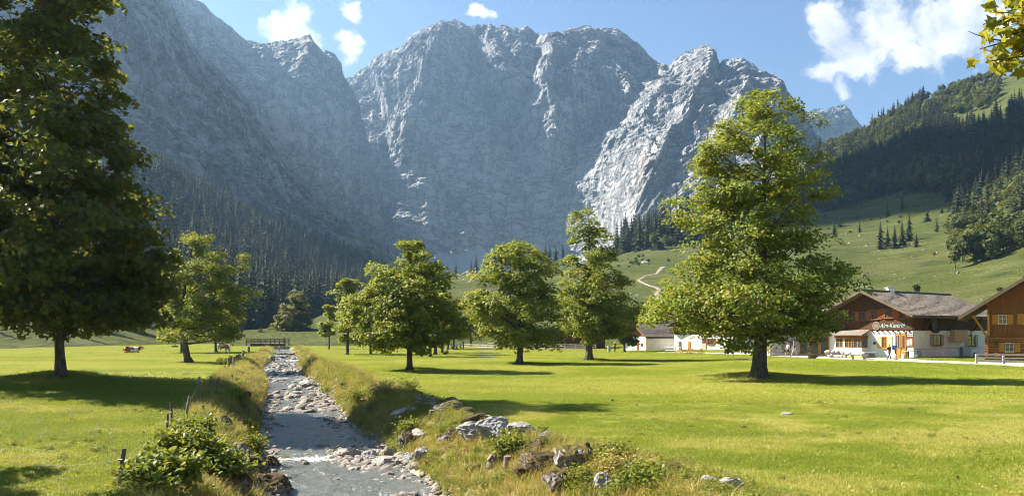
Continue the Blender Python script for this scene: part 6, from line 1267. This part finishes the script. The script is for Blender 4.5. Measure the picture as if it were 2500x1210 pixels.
# fence posts and wire along the left bank
PREV = None
for px, py, top, tilt, lab in [(290, 1188, 1094, .12, 'nearest dark fence post, alone in the lower left pasture'), (407, 1078, 1010, .02, 'dark straight post at the tall bramble bush'), (423, 1066, 982, -.08, 'tall post right behind the straight one at the bramble bush'), (452, 1028, 966, .16, 'pale post leaning right above the bramble bush'), (486, 982, 919, .0, 'upright pale post, third group from the camera'), (514, 958, 918, .02, 'left post of the crossing pair above the bend'), (527, 955, 921, .22, 'leaning post of the crossing pair above the bend'), (565, 936, 914, .06, 'short post near the weeds right of the crossing pair'), (548, 912, 892, .0, 'thin short post beyond the crossing pair'), (558, 905, 872, .0, 'upright post level with the nettle clump'), (568, 895, 870, .14, 'tilted post right of the upright one at the nettles'), (577, 887, 866, .05, 'short post towards the footbridge, first of two'), (583, 884, 864, .08, 'short post towards the footbridge, second of two'), (592, 877, 855, .1, 'far post leaning beside the footbridge path'), (607, 868, 846, .0, 'farthest post, just below the road bridge')]:
    b = G(px, py); h = (py - top) / F * b[1]; root = thing('fence_post', tuple(b), lab, 'post', 'fence posts along the left bank'); tip = (math.sin(tilt) * h, .03, h)
    r = max(.035, .0016 * b[1]) if px > 300 else .055; MB().tube([(0, 0, -.25), (tip[0] * .5, 0, h * .5), tip], [r, r * .95, r * .85], 8).build('shaft', M['wood_brown'] if px in (290, 407, 423) else M['wood_post'], root)
    if b[1] < 60: MB().tube([(tip[0] * .72 - .05, -r, h * .72), (tip[0] * .72 + .05, -r - .04, h * .72)], .018, 6).build('insulator', M['metal_dark'], root)
    cur = np.array(b) + np.array([tip[0] * .72, -r, h * .72])
    if PREV is not None and np.linalg.norm(cur - PREV) > 2.0 and b[1] < 90:
        q = bez(PREV, (cur + PREV) / 2 - (0, 0, .12), cur, 8); o = MB().tube(q - PREV, .002 + .00004 * b[1], 4).build('fence_wire', M['wire'], None, tuple(PREV)); tag(o, 'thin wire ending at the %s' % lab.replace(',', ''), 'wire')
    if PREV is None: 
        e = G(20, 1208); q = bez(cur, (cur + e + (0, 0, .6)) / 2 - (0, 0, .15), e + (0, 0, .62), 8); o = MB().tube(q - cur, .003, 4).build('fence_wire', M['wire'], None, tuple(cur)); tag(o, 'thin wire running out of the lower left corner', 'wire')
    PREV = cur
for px, py in ((752, 846), (797, 845)): b = G(px, py); o = MB().tube([(0, 0, -.2), (0, 0, 1.0)], .07, 6).build('fence_post', M['wood_grey'], None, tuple(b)); tag(o, 'thin grey post on the far meadow, %s' % ('left of the pale maple' if px < 760 else 'beside the small pale maple'), 'post', 'posts on the far meadow')
b = G(427, 848); t = thing('salt_lick_trough', tuple(b), 'small dark wooden trough on the pasture near the slim trunks', 'trough'); MB().box((-.6, -.25, .1), (.6, .25, .42)).build('box', M['wood_brown'], t); MB().box((.1, -.03, .42), (.18, .03, .95)).build('stake', M['wood_brown'], t)
# ---------------------------------------------------------------- people and cattle
def skin_mesh(nodes, edges, root, subsurf=2):
    me = bpy.data.meshes.new('body'); names = list(nodes); me.from_pydata([nodes[n][0] for n in names], [(names.index(a), names.index(b)) for a, b in edges], []); me.update()
    o = bpy.data.objects.new('body', me); COL.objects.link(o); md = o.modifiers.new('skin', 'SKIN'); md.use_smooth_shade = True
    if not me.skin_vertices: me.skin_vertices.new(name='')
    sv = me.skin_vertices[0].data
    for i, n in enumerate(names):
        r = nodes[n][1]; sv[i].radius = r if hasattr(r, '__len__') else (r, r); sv[i].use_root = (n == root)
    ss = o.modifiers.new('sub', 'SUBSURF'); ss.levels = subsurf; ss.render_levels = subsurf
    dg = bpy.context.evaluated_depsgraph_get(); out = bpy.data.meshes.new_from_object(o.evaluated_get(dg)); bpy.data.objects.remove(o); return out
def flat(name, col, rough=.8): 
    if name in bpy.data.materials: return bpy.data.materials[name]
    return simple(name, col, rough, .10, 8.0, .15, .005)
SKIN = flat('skin', (.52, .30, .21), .6)
def person(loc, label, rz, hgt, shirt, legs, hair, pose='stand', shorts=False, cap=None, pack=None, sleeves=.5, group=None, shoes=(.05, .045, .04)):
    s = hgt / 1.75; J = {}
    st = {'stand': (.10, -.04), 'walk': (.30, -.28), 'sit': None, 'crouch': None}[pose]
    if pose in ('stand', 'walk'):
        hip = .93; J['pelvis'] = ((0, 0, hip), (.145, .11)); J['waist'] = ((0, -.01, hip + .15), (.125, .095)); J['chest'] = ((0, -.01, hip + .36), (.165, .115)); J['neck'] = ((0, 0, hip + .53), .055); tz = hip
        for sg, n, f in ((-1, 'l', st[0]), (1, 'r', st[1])):
            J['hip_' + n] = ((sg * .095, 0, hip - .07), .092); J['knee_' + n] = ((sg * .10, -f * .55 - .02, .50), .062); J['ankle_' + n] = ((sg * .10, -f + .06 * (f < 0), .09), .042); J['toe_' + n] = ((sg * .11, -f - .16, .035), .038)
            J['sho_' + n] = ((sg * .185, 0, hip + .46), .062); J['elb_' + n] = ((sg * .26, .05 if pose == 'walk' else -.02, hip + .20), .044)
            J['wri_' + n] = ((sg * .20, -.20, hip + .20) if pose == 'stand' else (sg * .24, -.06 - f * .3, hip - .02), .030)
    else:
        hip = .16 if pose == 'sit' else .30; J['pelvis'] = ((0, 0, hip), (.15, .13)); J['waist'] = ((0, -.05, hip + .15), (.13, .10)); J['chest'] = ((0, -.14, hip + .34), (.165, .12)); J['neck'] = ((0, -.18, hip + .50), .055); tz = hip
        for sg, n in ((-1, 'l'), (1, 'r')):
            if pose == 'sit': k, a, t = (sg * .16, -.42, .30), (sg * .14, -.74, .07), (sg * .14, -.88, .10)
            else: k, a, t = (sg * .18, -.38, .46), (sg * .15, -.18, .08), (sg * .16, -.36, .04)
            J['hip_' + n] = ((sg * .10, -.06, hip), .095); J['knee_' + n] = (k, .066); J['ankle_' + n] = (a, .045); J['toe_' + n] = (t, .038)
            J['sho_' + n] = ((sg * .185, -.15, hip + .43), .062); J['elb_' + n] = ((sg * .25, -.32, hip + .22), .044); J['wri_' + n] = ((sg * .14, -.50, hip + .24), .030)
    E = [('pelvis', 'waist'), ('waist', 'chest'), ('chest', 'neck')]
    nk = np.array(J['neck'][0]); J['skull'] = (tuple(nk + (0, -.02, .10)), .07); J['head'] = (tuple(nk + (0, -.03, .19)), (.085, .10)); J['crown'] = (tuple(nk + (0, -.01, .27)), .06); E += [('neck', 'skull'), ('skull', 'head'), ('head', 'crown')]
    for n in 'lr': E += [('pelvis', 'hip_' + n), ('hip_' + n, 'knee_' + n), ('knee_' + n, 'ankle_' + n), ('ankle_' + n, 'toe_' + n), ('chest', 'sho_' + n), ('sho_' + n, 'elb_' + n), ('elb_' + n, 'wri_' + n)]
    for n in 'lr':
        w_ = np.array(J['wri_' + n][0]); e_ = np.array(J['elb_' + n][0]); d = unit(w_ - e_); J['palm_' + n] = (tuple(w_ + d * .07), (.036, .02)); E.append(('wri_' + n, 'palm_' + n))
    me = skin_mesh(J, E, 'pelvis', 1)
    # fingers and face, joined to the same figure
    bm = bmesh.new(); bm.from_mesh(me)
    for n, sg in (('l', -1), ('r', 1)):
        w_ = np.array(J['palm_' + n][0]); d = unit(w_ - np.array(J['wri_' + n][0])); side = unit(np.cross(d, (0, 0, 1.0)) + 1e-6); dn = np.cross(side, d)
        for k, ln in enumerate((.065, .078, .082, .074, .055)):
            b0 = w_ + side * (-.03 + .016 * k) + d * (.01 if k else -.03); dd = d if k else unit(d + side * -1.2); tip = b0 + dd * ln + dn * .02
            vs = [bm.verts.new(b0 + side * a + dn * b) for a, b in ((-.008, -.008), (.008, -.008), (.008, .008), (-.008, .008))] + [bm.verts.new(tip + side * a + dn * b) for a, b in ((-.006, -.006), (.006, -.006), (.006, .006), (-.006, .006))]
            for f in ((0, 1, 5, 4), (1, 2, 6, 5), (2, 3, 7, 6), (3, 0, 4, 7), (4, 5, 6, 7)): bm.faces.new([vs[i] for i in f])
    hd = np.array(J['head'][0]); nose = [bm.verts.new(hd + np.array(v)) for v in ((-.014, -.095, -.03), (.014, -.095, -.03), (0, -.09, .02), (0, -.125, -.025))]
    for f in ((0, 1, 3), (1, 2, 3), (2, 0, 3)): bm.faces.new([nose[i] for i in f])
    bm.to_mesh(me); bm.free()
    names = list(J); C = np.array([J[n][0] for n in names]); fc = np.array([p.center[:] for p in me.polygons]); seg = [(names.index(a), names.index(b), a, b) for a, b in E]
    D = []
    for a, b, _, _ in seg:
        ab = C[b] - C[a]; t = np.clip(((fc - C[a]) @ ab) / (ab @ ab), 0, 1); D.append(np.linalg.norm(fc - C[a] - t[:, None] * ab, axis=1) + 0)
    near = np.argmin(np.array(D), 0); mi = np.zeros(len(fc), np.int32)
    for i, k in enumerate(near):
        a, b = seg[k][2], seg[k][3]
        if 'ankle' in a: mi[i] = 3
        elif 'knee' in a: mi[i] = 0 if shorts else 2
        elif 'hip' in b or 'hip' in a: mi[i] = 2 if not (shorts and fc[i, 2] < (np.array(J['knee_l'][0])[2] + .08)) else 0
        elif 'elb' in a: mi[i] = 1 if sleeves > .9 else 0
        elif b.startswith('sho') or 'sho' in a or b in ('waist', 'chest') : mi[i] = 1
        elif 'wri' in a or b in ('skull', 'head', 'crown'): mi[i] = 0
        if b == 'waist' and fc[i, 2] < tz + .04: mi[i] = 2
        if b in ('head', 'crown', 'skull') and (fc[i, 2] > hd[2] + .045 or (fc[i, 1] > hd[1] + .03 and fc[i, 2] > hd[2] - .08)): mi[i] = 4
        if b in ('head', 'skull') and fc[i, 1] < hd[1] - .07 and abs(abs(fc[i, 0]) - .035) < .016 and abs(fc[i, 2] - hd[2] - .012) < .018: mi[i] = 5
    me.polygons.foreach_set('material_index', mi); me.polygons.foreach_set('use_smooth', [True] * len(mi))
    cm = lambda c, k: flat('%s_%02d%02d%02d' % ((k,) + tuple(int(q * 99) for q in c)), c)
    root = thing('person', loc, label, 'person', group, rz); root.scale = (s, s, s)
    b = link('body', me, [SKIN, cm(shirt, 'shirt'), cm(legs, 'trousers'), cm(shoes, 'shoe'), cm(hair, 'hair'), cm((.02, .015, .01), 'eye')], root)
    if cap: 
        mb = MB(); mb.tube([hd + (0, 0, .03), hd + (0, .01, .075), hd + (0, .01, .11)], [.108, .10, .05], 12); mb.box(tuple(hd + (-.07, -.20, .025)), tuple(hd + (.07, -.07, .04))); mb.build('cap', cm(cap, 'cap'), root)
    if pack: 
        ch = np.array(J['chest'][0]); mb = MB(); mb.box(tuple(ch + (-.15, .10, -.30)), tuple(ch + (.15, .30, .14))); mb.build('backpack', cm(pack, 'pack'), root, bevel=.05)
    return root
b = G(2171, 880); person(tuple(b), 'person in black T-shirt and dark jeans at the dairy door, left of two', .5, 1.68, (.02, .02, .022), (.03, .04, .09), (.12, .10, .09), 'walk', shoes=(.45, .42, .4))
b = G(2186, 878); person(tuple(b), 'taller person in blue shirt and dark shorts at the dairy door', 1.0, 1.83, (.04, .09, .24), (.03, .028, .026), (.20, .16, .13), 'stand', shorts=True, pack=(.03, .06, .16))
b = G(1924, 872); person(tuple(b), 'person in pale top and dark backpack walking the lane under the maple', -1.2, 1.70, (.55, .55, .56), (.05, .05, .06), (.08, .05, .03), 'walk', shorts=True, pack=(.02, .02, .025))
b = G(1939, 871.5); person(tuple(b), 'person in pale shorts walking ahead on the lane under the maple', -1.2, 1.76, (.10, .10, .11), (.42, .38, .33), (.06, .04, .03), 'walk', shorts=True)
b = P(682, 861, 158.0); person(tuple(b), 'child in a pink-red top standing among the stream stones', .3, 1.25, (.62, .12, .09), (.10, .12, .18), (.30, .24, .16), 'stand', sleeves=1, cap=(.6, .55, .5))
b = G(1501, 859); person(tuple(b), 'person in dark red top and white hat left of the cottage', .2, 1.70, (.30, .03, .03), (.05, .05, .06), (.5, .5, .5), 'stand', cap=(.7, .7, .7))
b = G(1131, 853); person(tuple(b), 'standing person in blue beside the seated picnickers', .8, 1.75, (.10, .20, .34), (.05, .06, .09), (.10, .07, .05), 'stand')
b = G(1095, 866); person(tuple(b), 'person in blue crouching on the grass beside a dark bag', -1.4, 1.75, (.16, .30, .48), (.06, .08, .12), (.35, .28, .2), 'crouch')
for px, py, sh, lab in ((1105, 853, (.35, .35, .4), 'seated picnicker farthest left under the maple row'), (1113, 853.5, (.10, .09, .09), 'seated picnicker in dark clothes under the maple row'), (1122, 853, (.45, .12, .10), 'seated picnicker in red next to the standing one')):
    b = G(px, py); person(tuple(b), lab, px * 1.3 % 6.28, 1.7, sh, (.06, .07, .10), (.12, .08, .05), 'sit', group='picnickers under the maple row')
b = G(1087, 866); t = thing('bag', tuple(b), 'dark round bag on the grass beside the crouching person', 'bag'); mb = MB(); mb.tube([(-.3, 0, .18), (-.22, 0, .2), (.22, 0, .2), (.3, 0, .18)], [.08, .19, .19, .08], 10); mb.build('holdall', M['metal_dark'], t, sm=True); MB().tube(bez(np.array((-.15, 0, .36)), np.array((0, 0, .62)), np.array((.15, 0, .36)), 7), .02, 6).build('strap', M['metal_dark'], t)

def cow_mat(name, brown, white, scale, thr):
    m, t = new_mat(name); o = objco(t); n1 = t.noise(o, scale, 2.0, .45); n2 = t.noise(o, 30.0, 3.0)
    c = t.mix(t.mrange(n1, thr - .015, thr + .015), brown, white); c = t.mix(t.math('MULTIPLY', n2, .25), c, (.05, .03, .02)); finish(t, c, .8, n2, .2, .01, .15); return m
COWS = [cow_mat('brown_white_hide', (.23, .075, .028), (.70, .64, .56), 1.3, .52), cow_mat('pale_dappled_hide', (.42, .19, .09), (.72, .66, .58), 1.6, .45), cow_mat('dark_hide', (.05, .035, .03), (.6, .56, .5), 1.2, .60)]
def cow(loc, label, rz, pose, ci, s=1.0):
    J = {}; lift = 0.0 if pose != 'lie' else -.62
    B = lambda x, y, z: (x, y, z + lift)
    J['rump'] = (B(-.78, 0, 1.08), (.32, .34)); J['belly'] = (B(-.15, 0, 1.0), (.44, .43)); J['chest'] = (B(.45, 0, 1.02), (.38, .42)); J['wither'] = (B(.72, 0, 1.14), (.27, .31))
    if pose == 'graze': nk, hd, mz = (1.05, 0, .90), (1.32, 0, .48), (1.42, 0, .16)
    else: nk, hd, mz = B(.98, 0, 1.24), B(1.22, .0, 1.36), B(1.54, .0, 1.16)
    J['neck'] = (nk, (.20, .25)); J['head'] = (hd, (.145, .16)); J['muzzle'] = (mz, (.10, .105)); E = [('rump', 'belly'), ('belly', 'chest'), ('chest', 'wither'), ('wither', 'neck'), ('neck', 'head'), ('head', 'muzzle')]
    for sg, n in ((-1, 'l'), (1, 'r')):
        if pose == 'lie':
            J['hip' + n] = (B(-.72, sg * .30, .86), .17); J['stif' + n] = ((-.30, sg * .46, .22), .12); J['hock' + n] = ((-.72, sg * .52, .10), .06); J['hoof' + n] = ((-.38, sg * .54, .06), .055)
            J['sho' + n] = (B(.58, sg * .22, .88), .14); J['elb' + n] = ((.52, sg * .34, .18), .09); J['wri' + n] = ((.86, sg * .36, .10), .06); J['fho' + n] = ((.58, sg * .40, .05), .05)
        else:
            st = .08 * sg
            J['hip' + n] = ((-.80, sg * .18, .92), .19); J['stif' + n] = ((-.66 + st, sg * .21, .70), .13); J['hock' + n] = ((-.92 + st, sg * .20, .44), .062); J['hoof' + n] = ((-.86 + st, sg * .20, .05), .058)
            J['sho' + n] = ((.58, sg * .18, .84), .15); J['elb' + n] = ((.52 - st, sg * .19, .62), .092); J['wri' + n] = ((.58 - st, sg * .18, .38), .058); J['fho' + n] = ((.58 - st, sg * .18, .05), .055)
        E += [('rump', 'hip' + n), ('hip' + n, 'stif' + n), ('stif' + n, 'hock' + n), ('hock' + n, 'hoof' + n), ('chest', 'sho' + n), ('sho' + n, 'elb' + n), ('elb' + n, 'wri' + n), ('wri' + n, 'fho' + n)]
    J['tail0'] = (B(-1.05, 0, 1.18), .05); J['tail1'] = (B(-1.16, 0, .85), .03); J['tail2'] = ((-1.15, .04, max(.2, .5 + lift)), .045); E += [('rump', 'tail0'), ('tail0', 'tail1'), ('tail1', 'tail2')]
    hdv = np.array(hd); d = unit(np.array(mz) - hdv)
    for sg, n in ((-1, 'l'), (1, 'r')): J['ear' + n] = (tuple(hdv + np.array([-.05, sg * .26, .02])), (.04, .06)); E.append(('head', 'ear' + n))
    me = skin_mesh(J, E, 'belly', 1); root = thing('cow', loc, label, 'cow', 'cattle on the left pasture', rz); root.scale = (s, s, s); link('body', me, COWS[ci], root)
    hm = MB()
    for sg in (-1, 1): 
        q = hdv + np.array([-.06, sg * .10, .12]); MB().tube([q, q + (0, sg * .14, .06), q + (.06, sg * .18, .20)], [.03, .024, .006], 6).build('horn', M['sign_cream'], root)
    nm = np.array(nk); MB().tube(np.array([nm + np.array([-.02, math.cos(a) * .22, math.sin(a) * .26]) for a in np.linspace(0, 2 * math.pi, 13)]), .025, 5, False).build('bell_collar', M['metal_dark'], root)
cow(tuple(G(322, 862)), 'brown and white cow lying in the grass facing right', -.1, 'lie', 0, 1.25)
cow(tuple(G(545, 860)), 'pale dappled cow grazing behind the curved maple', -.5, 'graze', 1)
cow(tuple(G(247, 840)), 'dark cow lying far back under the huge maple branches', .6, 'lie', 2); cow(tuple(G(268, 836)), 'standing white-faced cow far back beside the lying one', 2.2, 'stand', 0); cow(tuple(G(175, 833)), 'brown cow far back left, seen past the huge trunk', .3, 'stand', 0); cow(tuple(G(360, 830)), 'dark cow standing far behind under low leaves', 1.0, 'stand', 2); cow(tuple(G(622, 824)), 'tiny dark cow on the far meadow above the bridge', 0, 'lie', 2)
# ---------------------------------------------------------------- the air of the valley
def build_haze():
    mb = MB().box((-3900, -480, -6.0), (3900, 5400, 1290.0))
    m, t = new_mat('valley_haze')
    v = t.n('ShaderNodeVolumePrincipled', {'Color': (0.42, 0.67, 1.0, 1), 'Density': HAZE_DENSITY, 'Anisotropy': 0.55})
    t.n('ShaderNodeOutputMaterial', {'Volume': v})
    o = mb.build('haze', m); tag(o, 'thin blue haze filling the valley', 'haze', kind='stuff')
if HAZE_DENSITY > 0: build_haze()
